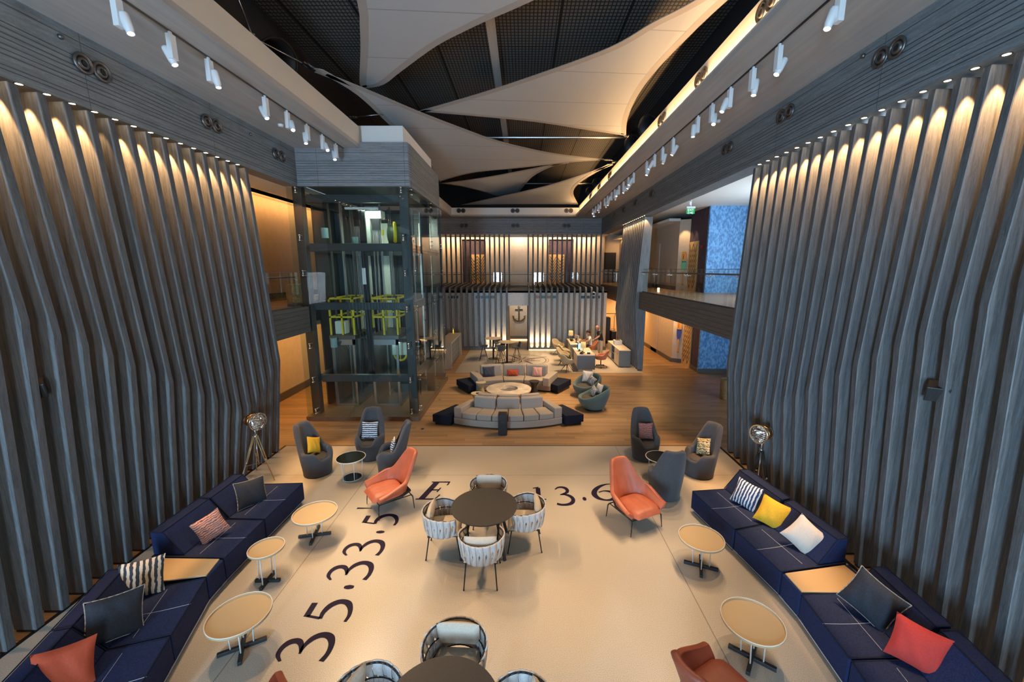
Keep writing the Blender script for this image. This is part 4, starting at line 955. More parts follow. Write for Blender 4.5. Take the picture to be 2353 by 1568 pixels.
# right run
module('far module of the right blue sofa, open chaise end with the striped cushion', [(3.23, 7.12), (3.44, 5.94), (4.53, 6.24), (4.36, 7.25)], (.0, .99))
module('second module of the right blue sofa, carrying the ivory cushion', [(3.445, 5.93), (3.61, 5.00), (4.69, 5.18), (4.535, 6.23)], (.03, .97))
module('wedge module with sand-coloured wooden top in the right blue sofa', [(3.61, 4.99), (3.63, 4.63), (4.68, 4.68), (4.70, 5.17)], None, False, top=[(3.65, 4.97), (3.66, 4.645), (4.66, 4.62), (4.60, 5.13)])
module('third seat of the right blue sofa, just in front of the wooden top', [(3.63, 4.62), (3.55, 3.72), (4.66, 3.76), (4.71, 4.67)], (.02, .99))
module('nearest seat of the right blue sofa at the bottom right corner', [(3.55, 3.71), (3.40, 2.75), (4.52, 2.70), (4.66, 3.74)], (.02, .99))

# ================================================================ TRAY TABLES
def tray(label, c, r, bc=None, rot=0):
    t = thing('tray_table', label, 'side table', (c[0], c[1], 0), rot, 'tray tables beside the blue sofas')
    dx, dy = ((bc[0]-c[0], bc[1]-c[1]) if bc else (0, 0)); ct, s_ = math.cos(-rot), math.sin(-rot); bx, by = dx*ct-dy*s_, dx*s_+dy*ct
    MB().lathe([(.0001, .455), (r-.006, .455), (r, .465), (r, .492), (r-.012, .492), (r-.014, .470), (.0001, .470)], n=48).obj('tray_top', TRAY, t, smooth=False)
    MB().torus((0, 0, .490), r-.004, .0055, 48, 6).obj('rim', TRAYE, t, smooth=True)
    L = r*.74
    MB().box(bx-L, bx+L, by-.022, by+.022, 0, .045).box(bx-.022, bx+.022, by-L, by+L, .001, .046).obj('cross_base', BLKW, t, bevel=.004)
    for x, y in ((.12, 0), (-.12, 0), (0, .12), (0, -.12)): MB().tube((bx+x, by+y, .045), (bx*.6+x*1.1, by*.6+y*1.1, .456), .0085, n=8).obj('leg', TRAYE, t, smooth=True)
    return t
tray('round tray table beside the far end of the left blue sofa', (-3.58, 6.32), .355, (-3.65, 6.37), R(12))
tray('smallest round tray table, middle one of three along the left sofa', (-3.86, 5.43), .245, (-3.82, 5.32), R(2))
tray('round tray table nearest the camera along the left sofa', (-3.44, 4.24), .345, (-3.46, 4.24), R(28))
tray('round tray table beside the second module of the right sofa', (2.78, 5.66), .335, (2.79, 5.62), R(-22))
tray('round tray table nearest the camera along the right sofa', (2.73, 4.15), .345, (2.74, 4.10), R(-38))
# ================================================================ GLASS TABLES
for c, l in (((-3.83, 8.38), 'left'), ((3.05, 8.40), 'right')):
    t = thing('glass_side_table', f'round smoked glass table ringed by the {l} group of grey chairs', 'side table', (*c, 0), 0, 'smoked glass side tables')
    MB().lathe([(.0001, .485), (.30, .485), (.30, .497), (.0001, .497)], n=40).obj('glass_top', SMOKE, t)
    MB().torus((0, 0, .490), .305, .010, 40, 8).obj('top_rim', TRAYE, t, smooth=True)
    MB().torus((0, 0, .015), .205, .010, 40, 8).obj('base_ring', TRAYE, t, smooth=True)
    MB().lathe([(.0001, .012), (.2, .012), (.2, .018), (.0001, .018)], n=36).obj('base_glass', SMOKE, t)
    for k in range(5):
        a = 2*PI*k/5+.3; MB().tube((.205*math.cos(a), .205*math.sin(a), .015), (.235*math.cos(a), .235*math.sin(a), .485), .008, n=8).obj('leg', TRAYE, t, smooth=True)
# ================================================================ GREY WING CHAIRS
def sstep(a, b, x): x = max(0, min(1, (x-a)/(b-a))); return x*x*(3-2*x)
def wing_chair():
    t = thing('wing_chair', 'x', 'armchair')
    def h(a):   # a = angle from the front, 0..pi
        return .40+(.18)*sstep(.35, .85, a)+.58*sstep(1.70, 2.42, a)
    def outer(a, z):
        # a measured from front (-Y), sign gives the side
        rx = .30+.055*sstep(0, .5, z); ry = .30+.035*sstep(0, .5, z)
        ha = h(abs(a)); x = math.sin(a)*rx; y = -math.cos(a)*ry
        if z > .45: k = (z-.45)/.7; x *= 1-.16*k*k; y += .17*k
        return x, y, z
    nA = 56; levels = 14
    vs = []; 
    for i in range(nA):
        a = -PI+2*PI*i/nA; H = h(abs(a))
        prof = []
        for j in range(levels): z = .02+(H-.04)*j/(levels-1); prof.append(outer(a, z))
        x, y, z = outer(a, H-.02)
        th = .055; 
        def inn(z):
            p = Vector(outer(a, z)); c = Vector((0, .17*max(0, z-.45)/.7+.0, z)); d = (c-p); d.z = 0; d = d.normalized(); return p+d*th*2
        p1 = inn(H-.03); mid = (Vector((x, y, z))+p1)/2; mid.z = H+.012
        prof.append((mid.x, mid.y, mid.z))
        for j in range(8): z2 = H-.03+(.36-(H-.03))*j/7; q = inn(z2); prof.append((q.x, q.y, q.z))
        vs += prof
    m_ = len(vs)//nA; fs = []
    for i in range(nA):
        for j in range(m_-1): a_, b_ = i*m_+j, ((i+1) % nA)*m_+j; fs.append((a_, b_, b_+1, a_+1))
    MB().add(vs, fs).obj('shell', GREYF, t, smooth=True, subd=1)
    MB().lathe([(.0001, .30), (.215, .30), (.235, .36), (.232, .405), (.20, .432), (.0001, .442)], (0, -.03, 0), 28, sx=1, sy=.98).obj('seat_cushion', GREYS, t, smooth=True)
    MB().lathe([(.0001, 0), (.27, 0), (.28, .025), (.0001, .03)], n=28).obj('base_disc', BLK, t)
    return t
wc = wing_chair(); first = True
for c, face, lab in [((-4.72, 8.62), (.9, -.35), 'charcoal high-backed armchair with the yellow cushion, left group'),
                     ((-3.80, 9.42), (.05, -1), 'charcoal high-backed armchair with the striped cushion, in front of the lift'),
                     ((-3.05, 8.72), (-1, -.25), 'charcoal armchair seen from its side behind the left orange chair'),
                     ((3.02, 9.38), (.1, -1), 'charcoal high-backed armchair with the dusty pink cushion, right group'),
                     ((4.02, 8.55), (-.85, -.40), 'charcoal high-backed armchair with the gold cushion by the right fins'),
                     ((2.93, 7.70), (-.02, 1), 'charcoal armchair with its back to the camera beside the right orange chair')]:
    rz = math.atan2(face[0], -face[1])
    if first: wc.location = (*c, 0); wc.rotation_euler = (0, 0, rz); wc['label'] = lab; wc['group'] = 'charcoal high-backed armchairs'; first = False
    else: dup(wc, (*c, 0), rz, lab, 'charcoal high-backed armchairs')
cushion('bright yellow cushion on the leftmost charcoal armchair', C_YE, (-4.78, 8.66, .66), math.atan2(.9, .35), -24, 24, .38, .38, .12)
cushion('white and navy striped cushion on the charcoal armchair by the lift', C_BW, (-3.80, 9.46, .68), .05, -18, 0, .40, .42, .12)
cushion('striped cushion glimpsed inside the side-on charcoal armchair', C_BW, (-2.98, 8.70, .64), -1.3, -16, 0, .34, .34, .1)
cushion('dusty pink woven cushion on the charcoal armchair of the right group', C_PK2, (3.03, 9.42, .68), .1, -18, 3, .38, .40, .12)
cushion('gold and black woven cushion on the charcoal armchair by the right fins', C_GD, (4.08, 8.58, .66), -1.1, -22, -18, .38, .38, .12)
# ================================================================ ORANGE LOUNGE CHAIRS
def lounge(leather, loc, rz, label, hc=1.0):
    t = thing('lounge_chair', label, 'lounge chair', (*loc, 0), rz, None)
    def U(q):       # plan of the back and arms: half circle behind, straight arms forward
        k = abs(q); sg = 1 if q >= 0 else -1
        if k < .5: a = k/.5*PI/2; return Vector((sg*.31*math.sin(a), .02+.27*math.cos(a), 0)), Vector((sg*math.sin(a), math.cos(a), 0))
        f = (k-.5)/.5; return Vector((sg*(.31+.01*f), .02-.37*f, 0)), Vector((sg, -.15*f, 0)).normalized()
    def hh(k): return 1.04-.44*sstep(.19, .42, k)-.14*sstep(.4, 1, k)
    def fn(u, v):
        q = u*2-1; p, n = U(q); H = hh(abs(q)); z = .34+(H-.34)*v
        side = sstep(.2, .5, abs(q)); off = .10*side*sstep(0, 1, v)
        x = p.x+n.x*off; y = p.y+n.y*off
        up = max(0, z-.42)/.62
        x *= 1-.06*up*(1-side); y += .27*up*(1 if q else 1)
        c = .008*math.sin(q*48+3*v)*math.exp(-((v-.25)/.22)**2)*(1-side*.3)
        return (x-n.x*c, y-n.y*c, z)
    m = MB(); m.grid(fn, 45, 13); o = m.obj('shell', leather, t, smooth=True, fixn=True)
    q = o.modifiers.new('s', 'SOLIDIFY'); q.thickness = .075; q.offset = 0
    q = o.modifiers.new('d', 'SUBSURF'); q.levels = q.render_levels = 1
    # separate seat cushion
    def seat(u, v):
        s = u*2-1; y = -.42+v*.66; k = max(0, (1-abs(s)**4)*(1-abs(v*2-1)**5)); return (s*.325*(1-.22*max(0, .25-v)/.25)*(1-.25*max(0, v-.7)/.3), y, .335+.105*k**.4+.004*math.sin(s*16)*k)
    MB().grid(seat, 17, 17).obj('seat_cushion', leather, t, smooth=True)
    MB().prism([(-.30,-.34),(.30,-.34),(.36,.10),(.24,.34),(-.24,.34),(-.36,.10)], .29, .335).obj('under_tray', BLKW, t, bevel=.02)
    fr = MB().path([(-.31,-.32,.275),(.31,-.32,.275),(.33,.30,.275),(-.33,.30,.275),(-.31,-.32,.275)], .010, 6); fr.obj('frame', BLK, t)
    for x, y in ((-.31,-.32), (.31,-.32), (.33,.30), (-.33,.30)):
        MB().tube((x, y, .275), (x*1.06, y*1.06, .24), .013, .012, 8).tube((x*1.06, y*1.06, .245), (x*1.13, y*1.10, 0), .012, .007, 8).obj('leg', BLK, t, smooth=True)
    return t
lounge(ORL, (-2.62, 7.30), math.atan2(-.78, .62), 'orange leather lounge chair on the left, facing the lower left sofa')
lounge(ORL, (2.05, 6.80), math.atan2(.42, .91), 'orange leather lounge chair on the right, facing the camera')
lounge(RUSTL, (1.96, 3.36), R(118), 'rust leather lounge chair cut by the bottom edge on the right')
lounge(RUSTL, (-2.62, 3.02), R(-135), 'rust leather lounge chair just peeking in at the bottom left')
# ================================================================ WOVEN DINING CHAIRS AND TABLES
def woven_chair():
    t = thing('woven_chair', 'x', 'dining chair'); Rr = .325; a0, a1 = R(-132), R(132)   # angle from the back (+Y)
    def P(a, z, k=0): r = Rr-.035*(.74-z)/.3+k; return (math.sin(a)*r, math.cos(a)*r, z)
    def zt(a): return .74-.045*sstep(R(70), R(132), abs(a))
    for z0 in ('top', 'mid', 'low'):
        m = MB(); pts = []
        for i in range(29):
            a = a0+(a1-a0)*i/28; z = {'top': zt(a), 'mid': .585, 'low': .43}[z0]; pts.append(P(a, z))
        m.path(pts, .0095 if z0 == 'top' else .007, 6).obj('frame_rail', BLK, t, smooth=True)
    MB().path([P(a0, zt(a0)), P(a0, .43)], .0095, 6).path([P(a1, zt(a1)), P(a1, .43)], .0095, 6).obj('frame_upright', BLK, t)
    m = MB(); n = 15
    for i in range(n):
        a = a0+(a1-a0)*(i+.5)/n; da = (a1-a0)/n
        for s in (1, -1):       # two straps crossing at the middle rail
            b0 = a+s*da*.10; bm = a+s*da*.34; b1 = a+s*da*.12; hw = da*.40; k = .013 if s > 0 else .021
            rows = [(b0, zt(b0)+.012, hw, k-.004), (b0, zt(b0)-.02, hw, k), (bm, .585, hw*.55, k+.004), (b1, .44, hw, k), (b1, .415, hw, k-.006)]
            if s > 0: rows = [(b0, zt(b0)+.012, hw*1.25, k), (a, .66, hw*1.1, k+.003), (bm, .585, hw*.6, k-.002), (b1, .42, hw*.8, k)]
            vs = []
            for aa, z, h_, kk in rows:
                for q in (-1, 0, 1): vs.append(P(aa+q*h_, z, kk+(.004 if q == 0 else 0)))
            m.add(vs, [(r*3+c, r*3+c+1, r*3+c+4, r*3+c+3) for r in range(len(rows)-1) for c in range(2)])
    m.obj('woven_straps', STRAP, t, smooth=True, solid=.010)
    def seat(u, v):
        s = u*2-1; w = v*2-1; k = max(0, (1-abs(s)**5)*(1-abs(w)**5)); return (s*.265*(1-.10*max(0, w)), -.02+w*.265, .43+.07*k**.45)
    MB().grid(seat, 15, 15).obj('seat_cushion', CUSH, t, smooth=True)
    MB().box(-.25, .25, -.26, .23, .405, .43).obj('seat_pan', BLK, t)
    def pil(u, v, sg):
        s = u*2-1; w = v*2-1; k = max(0, (1-abs(s)**4)*(1-abs(w)**4)); x = s*.235; return (x, .225-.35*x*x+sg*.055*k**.5-.03*w, .655+w*.155)
    MB().grid(lambda u, v: pil(u, v, -1), 15, 11).grid(lambda u, v: pil(u, v, 1), 15, 11).obj('back_cushion', CUSH, t, smooth=True)
    for x, y in ((-.22,-.22), (.22,-.22), (.21,.21), (-.21,.21)): MB().tube((x, y, .415), (x*1.16, y*1.30, 0), .011, .009, 8).sphere((x*1.16, y*1.30, .008), .013, 8).obj('leg', BLK, t, smooth=True)
    return t
wv = woven_chair(); first = True
for c, face, lab, g in [((-.62, 5.42), (0, 1), 'woven grey chair with its back to the camera at the middle round table', 1), ((-1.30, 6.02), (1, .05), 'woven grey chair on the left of the middle round table', 1),
                        ((.03, 6.18), (-1, -.02), 'woven grey chair on the right of the middle round table', 1), ((-.64, 6.82), (0, -1), 'woven grey chair on the far side of the middle round table', 1),
                        ((-.72, 3.60), (-.05, -1), 'woven grey chair on the far side of the nearest round table', 2), ((-1.44, 3.08), (1, -.3), 'woven grey chair left of the nearest round table, cut by the bottom edge', 2),
                        ((-.04, 2.98), (-1, -.2), 'woven grey chair right of the nearest round table, barely showing', 2)]:
    rz = math.atan2(face[0], -face[1]); 
    if first: wv.location = (*c, 0); wv.rotation_euler = (0, 0, rz); wv['label'] = lab; wv['group'] = 'woven strap dining chairs'; first = False
    else: dup(wv, (*c, 0), rz, lab, 'woven strap dining chairs')
for c, l in (((-.645, 6.12), 'round dark dining table in the middle of the lounge, ringed by four woven chairs'), ((-.735, 2.93), 'round dark dining table cut off by the bottom edge of the view')):
    t = thing('dining_table', l, 'table', (*c, 0), 0, 'round dark dining tables')
    MB().lathe([(.0001, .715), (.53, .715), (.545, .73), (.545, .742), (.0001, .742)], n=64).obj('tabletop', DTOP, t)
    for k in range(4):
        a = PI/4+k*PI/2; p = Vector((math.cos(a), math.sin(a), 0))
        MB().tube(tuple(p*.30+Vector((0,0,.715))), tuple(p*.50), .033, .026, 8).obj('leg', BLKW, t)
    MB().path([(-.26,-.26,.69),(.26,.26,.69)], .02, 6).path([(.26,-.26,.69),(-.26,.26,.69)], .02, 6).obj('cross_brace', BLKW, t)
# ================================================================ TRIPOD LAMPS
def tripod(label, loc, aim, legm, feet, hub=.98):
    t = thing('tripod_floor_lamp', label, 'floor lamp', (*loc, 0), 0, 'studio style tripod lamps')
    for f in feet:
        f = Vector((*f, 0)); top = Vector((f.x*.09, f.y*.09, hub)); side = Vector((-f.y, f.x, 0)).normalized()*.022
        m = MB(); m.tube(tuple(top+side), tuple(f*.55+side+Vector((0,0,hub*.45))), .011, n=6).tube(tuple(top-side), tuple(f*.55-side+Vector((0,0,hub*.45))), .011, n=6).tube(tuple(f*.50+Vector((0,0,hub*.50))), tuple(f), .014, .010, 8)
        m.obj('leg', legm, t, smooth=True)
        MB().sphere(tuple(f*.55+Vector((0,0,hub*.45))), .024, 8).obj('clamp', STEEL, t, smooth=True)
        MB().path([tuple(f*.62+Vector((0,0,hub*.38))), (0, 0, hub*.34)], .007, 6).obj('spreader_arm', STEEL, t)
    MB().tube((0,0,hub-.06), (0,0,hub+.04), .045, .035, 14).tube((0,0,hub+.04), (0,0,hub+.16), .015, n=10).tube((0,0,hub*.30), (0,0,hub-.06), .012, n=8).obj('centre_column', STEEL, t, smooth=True)
    d = Vector(aim).normalized(); C_ = (0, 0, hub+.36); e = d.to_track_quat('-Z', 'Y').to_euler()
    h = MB().lathe([(.0001, .17), (.09, .16), (.135, .13), (.140, .10), (.140, -.10), (.178, -.11), (.182, -.16), (.166, -.16), (.160, -.12), (.12, -.02), (.0001, .05)], n=36).obj('lamp_head', CHROME, t); h.location = C_; h.rotation_euler = e
    g = MB()
    for k in range(9):
        y = -.16+.04*k; L = math.sqrt(max(0, .182**2-y*y)); g.tube((-L, y, -.155), (L, y, -.155), .006, n=5)
    g.torus((0,0,-.152), .186, .010, 32, 8); g.obj('grille', CHROME, h, smooth=True)
    MB().torus((0,0,.0), .20, .010, 24, 6, (1,0,0), a0=PI*.0, a1=PI).obj('yoke', STEEL, h, smooth=True)
    MB().lathe([(.140, -.02), (.145, -.02), (.145, .08), (.140, .08)], n=30).obj('copper_band', mat('copper'+label[:6], (.55, .28, .10), .25, 1), h, smooth=True)
    return t
tripod('chrome spotlight lamp on a brass-coloured wooden tripod by the left fins', (-5.92, 8.42), (.95, -.42, -.05), BRASS, [(.42, -.16), (-.28, .30), (-.22, -.38)])
tripod('chrome spotlight lamp on a black tripod behind the right blue sofa', (4.86, 7.72), (-.95, -.50, .05), BLK, [(-.36, -.10), (.10, -.32), (.12, .34)])
for p, s, l in (((-6.18, 4.93, 3.12), 1, 'left'), ((5.10, 4.80, 3.12), -1, 'right')):
    t = thing('wall_speaker', f'small black loudspeaker fixed between the {l} oak fins', 'speaker', p); t.rotation_euler = (R(20), 0, R(35)*s)
    MB().prism([(-.11,-.09),(.11,-.09),(.07,.10),(-.07,.10)], -.10, .10).obj('cabinet', BLK, t, bevel=.01); MB().box(-.10, .10, -.095, -.088, -.09, .09).obj('grille', BLKW, t)
    MB().tube((0, .08, 0), (-.14*s, .16, -.0), .015).obj('bracket', BLK, t)

# ================================================================ CURVED SOFAS ROUND THE STONE TABLE
def arc_block(m, c, r0, r1, a0, a1, z0, z1, n=10):
    """solid ring segment; angles from -Y (toward the viewer) when c is beyond, measured counter-clockwise"""
    vs = []; 
    for i in range(n+1):
        a = a0+(a1-a0)*i/n
        for r in (r0, r1):
            for z in (z0, z1): vs.append((c[0]+r*math.sin(a), c[1]-r*math.cos(a), z))
    fs = []
    for i in range(n):
        p = i*4; q = p+4; fs += [(p, p+1, q+1, q), (p+2, q+2, q+3, p+3), (p+1, p+3, q+3, q+1), (p, q, q+2, p+2)]
    fs += [(0, 2, 3, 1), (n*4, n*4+1, n*4+3, n*4+2)]
    m.add(vs, fs); return m
# near sofa: seats outward toward the viewer
t = thing('curved_sofa', 'curved light grey sofa facing the camera with navy end pads, nearer of two', 'sofa', (0, 0, 0), 0, 'curved sofas round the stone table')
c = (-.45, 14.75); A = R(26.5)
arc_block(MB(), c, 2.70, 3.64, -A, A, .05, .25, 24).obj('base', SOFG, t, bevel=.015)
arc_block(MB(), c, 2.80, 3.5, -A*.97, A*.97, 0, .05, 24).obj('plinth', BLK, t)
for k in range(6):
    w_ = A*.84*2/6; a = -A*.84+w_*k
    arc_block(MB(), c, 3.02, 3.63, a+.003, a+w_-.003, .25, .43, 6).obj('seat_cushion', SOFG, t, bevel=.03, seg=3)
for k in range(3):
    w_ = A*.80*2/3; a = -A*.80+w_*k
    arc_block(MB(), c, 2.84, 3.02, a+.006, a+w_-.006, .25, .77, 8).obj('back_cushion', SOFG, t, bevel=.05, seg=3)
    arc_block(MB(), c, 2.66, 2.82, a+.012, a+w_-.012, .40, .80, 8).obj('rear_back_cushion', SOFG, t, bevel=.05, seg=3)
for s in (-1, 1): arc_block(MB(), c, 2.72, 3.63, *sorted((s*A*.845, s*A)), .25, .56, 4).obj('armrest', SOFG, t, bevel=.025, seg=3)
for s in (-1, 1):
    q = [(.0+s*x-.45, y) for x, y in ((1.70, 11.36), (2.27, 11.50), (1.72, 12.42), (1.38, 12.30))]
    MB().prism(q, .10, .34).obj('end_pad', DENIMD, t, bevel=.02, seg=3)
    MB().prism([(q2((-.45+s*1.8, 11.9), p, .85)) for p in q], .0, .10).obj('end_pad_foot', BLK, t)
# far sofa: concave, facing the viewer
t = thing('curved_sofa', 'curved light grey sofa behind the stone table with three scatter cushions', 'sofa', (0, 0, 0), 0, 'curved sofas round the stone table')
c = (-.37, 11.3); A2 = R(22)
def arcb(m, r0, r1, a0, a1, z0, z1, n=8): return arc_block(m, c, -r1, -r0, -a1, -a0, z0, z1, n)
arcb(MB(), 3.72, 4.66, -A2, A2, .05, .25, 20).obj('base', SOFG, t, bevel=.015)
arcb(MB(), 3.80, 4.6, -A2*.96, A2*.96, 0, .05, 20).obj('plinth', BLK, t)
for k in range(3):
    w_ = A2*.80*2/3; a = -A2*.80+w_*k
    arcb(MB(), 3.73, 4.40, a+.003, a+w_-.003, .25, .43).obj('seat_cushion', SOFG, t, bevel=.03, seg=3)
    arcb(MB(), 4.40, 4.62, a+.006, a+w_-.006, .25, .88).obj('back_cushion', SOFG, t, bevel=.06, seg=3)
for s in (-1, 1):
    arcb(MB(), 3.60, 4.75, *sorted((s*A2*.81, s*A2*.99)), .25, .58, 4).obj('armrest', SOFG, t, bevel=.025, seg=3)
    q = [(s*x-.37, y) for x, y in ((1.42, 14.78), (1.66, 14.50), (2.27, 15.42), (1.75, 15.75))]
    MB().prism(q, .10, .34).obj('end_pad', DENIMD, t, bevel=.02, seg=3)
    MB().prism([(q2((-.37+s*1.8, 15.0), p, .85)) for p in q], .0, .10).obj('end_pad_foot', BLK, t)
cushion('slate navy cushion at the left on the far curved sofa', C_NV, (-1.36, 15.50, .63), .22, -20, 0, .48, .40, .14)
cushion('burnt orange bolster cushion in the middle of the far curved sofa', C_OR, (-.42, 15.60, .56), 0, -20, 0, .46, .25, .13)
cushion('rose striped cushion at the right on the far curved sofa', C_ROSE, (.56, 15.52, .62), -.2, -20, 0, .40, .38, .13)
b = MB().lathe([(.0001, 0), (.45, 0), (.46, .05), (.75, .27), (.815, .31), (.815, .355), (.80, .36), (.33, .36), (.30, .30), (.0001, .29)], (-.52, 14.12, 0), 64)
t = thing('coffee_table', 'big round marble coffee table with a lit sunken bowl between the curved sofas', 'coffee table', (0, 0, 0)); b.obj('top', MARB, t, smooth=False)
MB().lathe([(.0001, .302), (.285, .302)], (-.52, 14.12, 0), 40).obj('mirror_bowl', STEEL, t)
MB().torus((-.52, 14.12, .355), .33, .008, 48, 6).obj('bowl_rim', STEEL, t, smooth=True)
def hourglass(label, c, r, h, m):
    o = MB().lathe([(.0001, 0), (r*.85, 0), (r*.85, .02), (r*.50, h*.42), (r*.50, h*.55), (r*.95, h*.93), (r, h*.96), (r, h), (.0001, h)], (*c, 0), 32).obj('pedestal_stool', m, smooth=False)
    for p in o.data.polygons: p.use_smooth = len(p.vertices) == 4 and abs(p.normal.z) < .9
    tag(o, label, 'stool', 'hourglass stools by the coffee table')
hourglass('tall cream hourglass stool left of the marble coffee table', (-1.58, 14.60), .19, .46, BEIGE)
hourglass('low cream hourglass stool at the lower left of the marble table', (-1.60, 13.42), .205, .40, BEIGE)
hourglass('tall dark hourglass stool right of the marble coffee table', (.42, 14.68), .19, .48, BLKW)
hourglass('low dark hourglass stool at the lower right of the marble table', (.36, 13.10), .205, .42, BLKW)
b = box(-1.62, -1.42, 13.3, 13.45, .402, .412).obj('magazine', BLK); b.data.materials[0] = mat('magazine_cover', (.03, .04, .10), .3); tag(b, 'dark magazine lying on the low cream stool', 'magazine')
# teal bowl chairs
def bowl_chair(label, c, rz):
    t = thing('bowl_chair', label, 'armchair', (*c, 0), rz, 'round teal swivel armchairs')
    def h(a): return .42+.33*sstep(.6, 2.6, abs(a))
    nA = 48; vs = []
    for i in range(nA):
        a = -PI+2*PI*i/nA; H = h(a); prof = []
        for j in range(9):
            f = j/8; z = .07+(H-.07)*f; r = .36+.16*math.sin(min(1, f*1.15)*PI/2)-.03*max(0, f-.8)*5*(H-.42)/.33
            prof.append((math.sin(a)*r, -math.cos(a)*r+.10*max(0, z-.4), z))
        x, y, z = prof[-1]; prof.append((x*.93, y*.93, H+.025))
        for j in range(6):
            f = j/5; z = H-.01+(.33-H+.01)*f; r = .43-.03*f; prof.append((math.sin(a)*r, -math.cos(a)*r+.10*max(0, z-.4), z))
        vs += prof
    m_ = len(vs)//nA; fs = [(i*m_+j, ((i+1) % nA)*m_+j, ((i+1) % nA)*m_+j+1, i*m_+j+1) for i in range(nA) for j in range(m_-1)]
    MB().add(vs, fs).obj('shell', TEAL, t, smooth=True, subd=1)
    MB().lathe([(.0001, .30), (.36, .30), (.39, .35), (.36, .40), (.0001, .42)], (0, -.02, 0), 32).obj('seat_cushion', GREYS, t, smooth=True)
    MB().lathe([(.0001, 0), (.30, 0), (.31, .07), (.0001, .08)], n=28).obj('swivel_base', BLK, t)
    return t
bowl_chair('round teal armchair with ivory and rippled cushions, farther of the pair', (2.36, 14.42), math.atan2(-.8, .55))
bowl_chair('round teal armchair, nearer of the pair, seen from its side', (2.36, 12.95), math.atan2(-.95, -.1))
cushion('ivory cushion at the back of the farther teal armchair', C_WH, (2.42, 14.66, .66), -.4, -18, 0, .42, .42, .14)
cushion('grey rippled cushion on the farther teal armchair', C_ZB, (2.52, 14.32, .60), -.9, -10, 24, .36, .34, .14)
cushion('rippled cushion on the nearer teal armchair', C_ZB, (2.36, 13.02, .60), -1.35, -22, 20, .34, .32, .12)
cushion('ivory cushion on the nearer teal armchair', C_WH, (2.58, 13.14, .64), -1.2, -16, 0, .36, .34, .13)
t = thing('subwoofer', 'tall black subwoofer box standing on the wood floor before the near curved sofa', 'speaker', (-.575, 10.83, 0))
MB().box(-.125, .125, -.14, .14, .02, .62).obj('cabinet', BLK, t, bevel=.008); MB().torus((0, -.142, .40), .045, .010, 20, 6, (0, 1, 0)).lathe([(.0001, -.141), (.04, -.141)], (0, 0, .40), 16, 'y').obj('port', BLKW, t)
MB().box(-.11, .11, -.12, .12, 0, .02).obj('foot', BLKW, t)
for p, l in (((-3.0, 13.9), 'left of the near navy pad'), ((-2.95, 11.2), 'beside the lift plinth corner')):
    b = MB().lathe([(.0001, .004), (.05, .004), (.055, .0)], (*p, 0), 16).obj('floor_socket', STEELD); tag(b, f'small round floor socket on the boards {l}', 'socket')
# ================================================================ BAR TABLES
for c, l in (((-1.56, 20.72), 'left and farther'), ((-.80, 19.68), 'right and nearer')):
    t = thing('bar_table', f'tall round pale-topped bar table, {l} of two in reception', 'table', (*c, 0), 0, 'tall bar tables')
    MB().lathe([(.0001, 1.06), (.42, 1.06), (.435, 1.08), (.435, 1.09), (.0001, 1.09)], n=40).obj('tabletop', TTOP, t)
    MB().tube((0, 0, .02), (0, 0, 1.06), .045, n=14).obj('column', BLK, t, smooth=True)
    MB().lathe([(.0001, .03), (.26, .02), (.28, 0), (.0001, 0)], n=32).obj('foot_disc', BLK, t)
def bar_stool():
    t = thing('bar_stool', 'x', 'bar stool')
    def fn(u, v):
        s = u*2-1
        if v < .55: y = -.20+.36*v/.55; z = .72; hw = .20
        else: k = (v-.55)/.45; y = .16+.07*k; z = .72+.28*k**1.1; hw = .20-.02*k
        return (s*hw, y-.05*s*s*(v > .55), z+.06*abs(s)**3*(1 if v < .75 else 1-(v-.75)*3))
    MB().grid(fn, 11, 13).obj('seat_shell', GREYF, t, smooth=True, solid=.03)
    for x, y in ((-1,-1), (1,-1), (1,1), (-1,1)): MB().tube((x*.05, y*.05, .70), (x*.21, y*.21, 0), .013, .011, 8).obj('leg', BLK, t, smooth=True)
    MB().path([(-.145,-.145,.26), (.145,-.145,.26), (.145,.145,.26), (-.145,.145,.26), (-.145,-.145,.26)], .008, 6).obj('footrest', BLK, t)
    return t
bs = bar_stool(); first = True
for c, rz, l in [((-2.02, 20.25), PI/2, 'leftmost bar stool, in profile left of the farther bar table'), ((-1.42, 21.35), 0.1, 'bar stool behind the farther bar table'), ((-1.14, 20.35), -.9, 'bar stool tucked between the two bar tables'),
                 ((-1.10, 19.25), R(205), 'bar stool nearest the curved sofa, backed to the camera'), ((-.32, 20.02), -1.3, 'rightmost bar stool, at the right of the nearer bar table')]:
    if first: bs.location = (*c, 0); bs.rotation_euler = (0, 0, rz); bs['label'] = l; bs['group'] = 'grey bar stools'; first = False
    else: dup(bs, (*c, 0), rz, l, 'grey bar stools')
t = thing('bar_counter', 'tall pale stone counter with waterfall ends at the left of reception', 'counter', (-3.66, 19.9, 0))
MB().box(-.33, .33, -1.55, 1.55, 1.19, 1.26).obj('worktop', COUNT, t, bevel=.005)
MB().box(-.33, .33, -1.55, -1.45, 0, 1.19).box(-.33, .33, 1.45, 1.55, 0, 1.19).obj('end_panel', COUNT, t, bevel=.005)
for k in range(5): MB().box(-.22, .22, -1.45, 1.45, .06+k*.225, .06+k*.225+.215).obj('front_board', BAND_Y if k < 0 else DESKG, t, bevel=.006)
MB().box(-.2, .2, -1.44, 1.44, 0, .06).obj('plinth', BLK, t)
t = thing('bottle', 'small glowing yellow bottle standing on the far end of the stone counter', 'bottle', (-3.72, 21.25, 1.26))
MB().lathe([(.0001, 0), (.035, 0), (.035, .16), (.012, .21), (.012, .27), (.0001, .27)], n=14).obj('glass_body', BOTT, t, smooth=True); MB().tube((0,0,.27), (0,0,.29), .014).obj('cap', BLK, t)
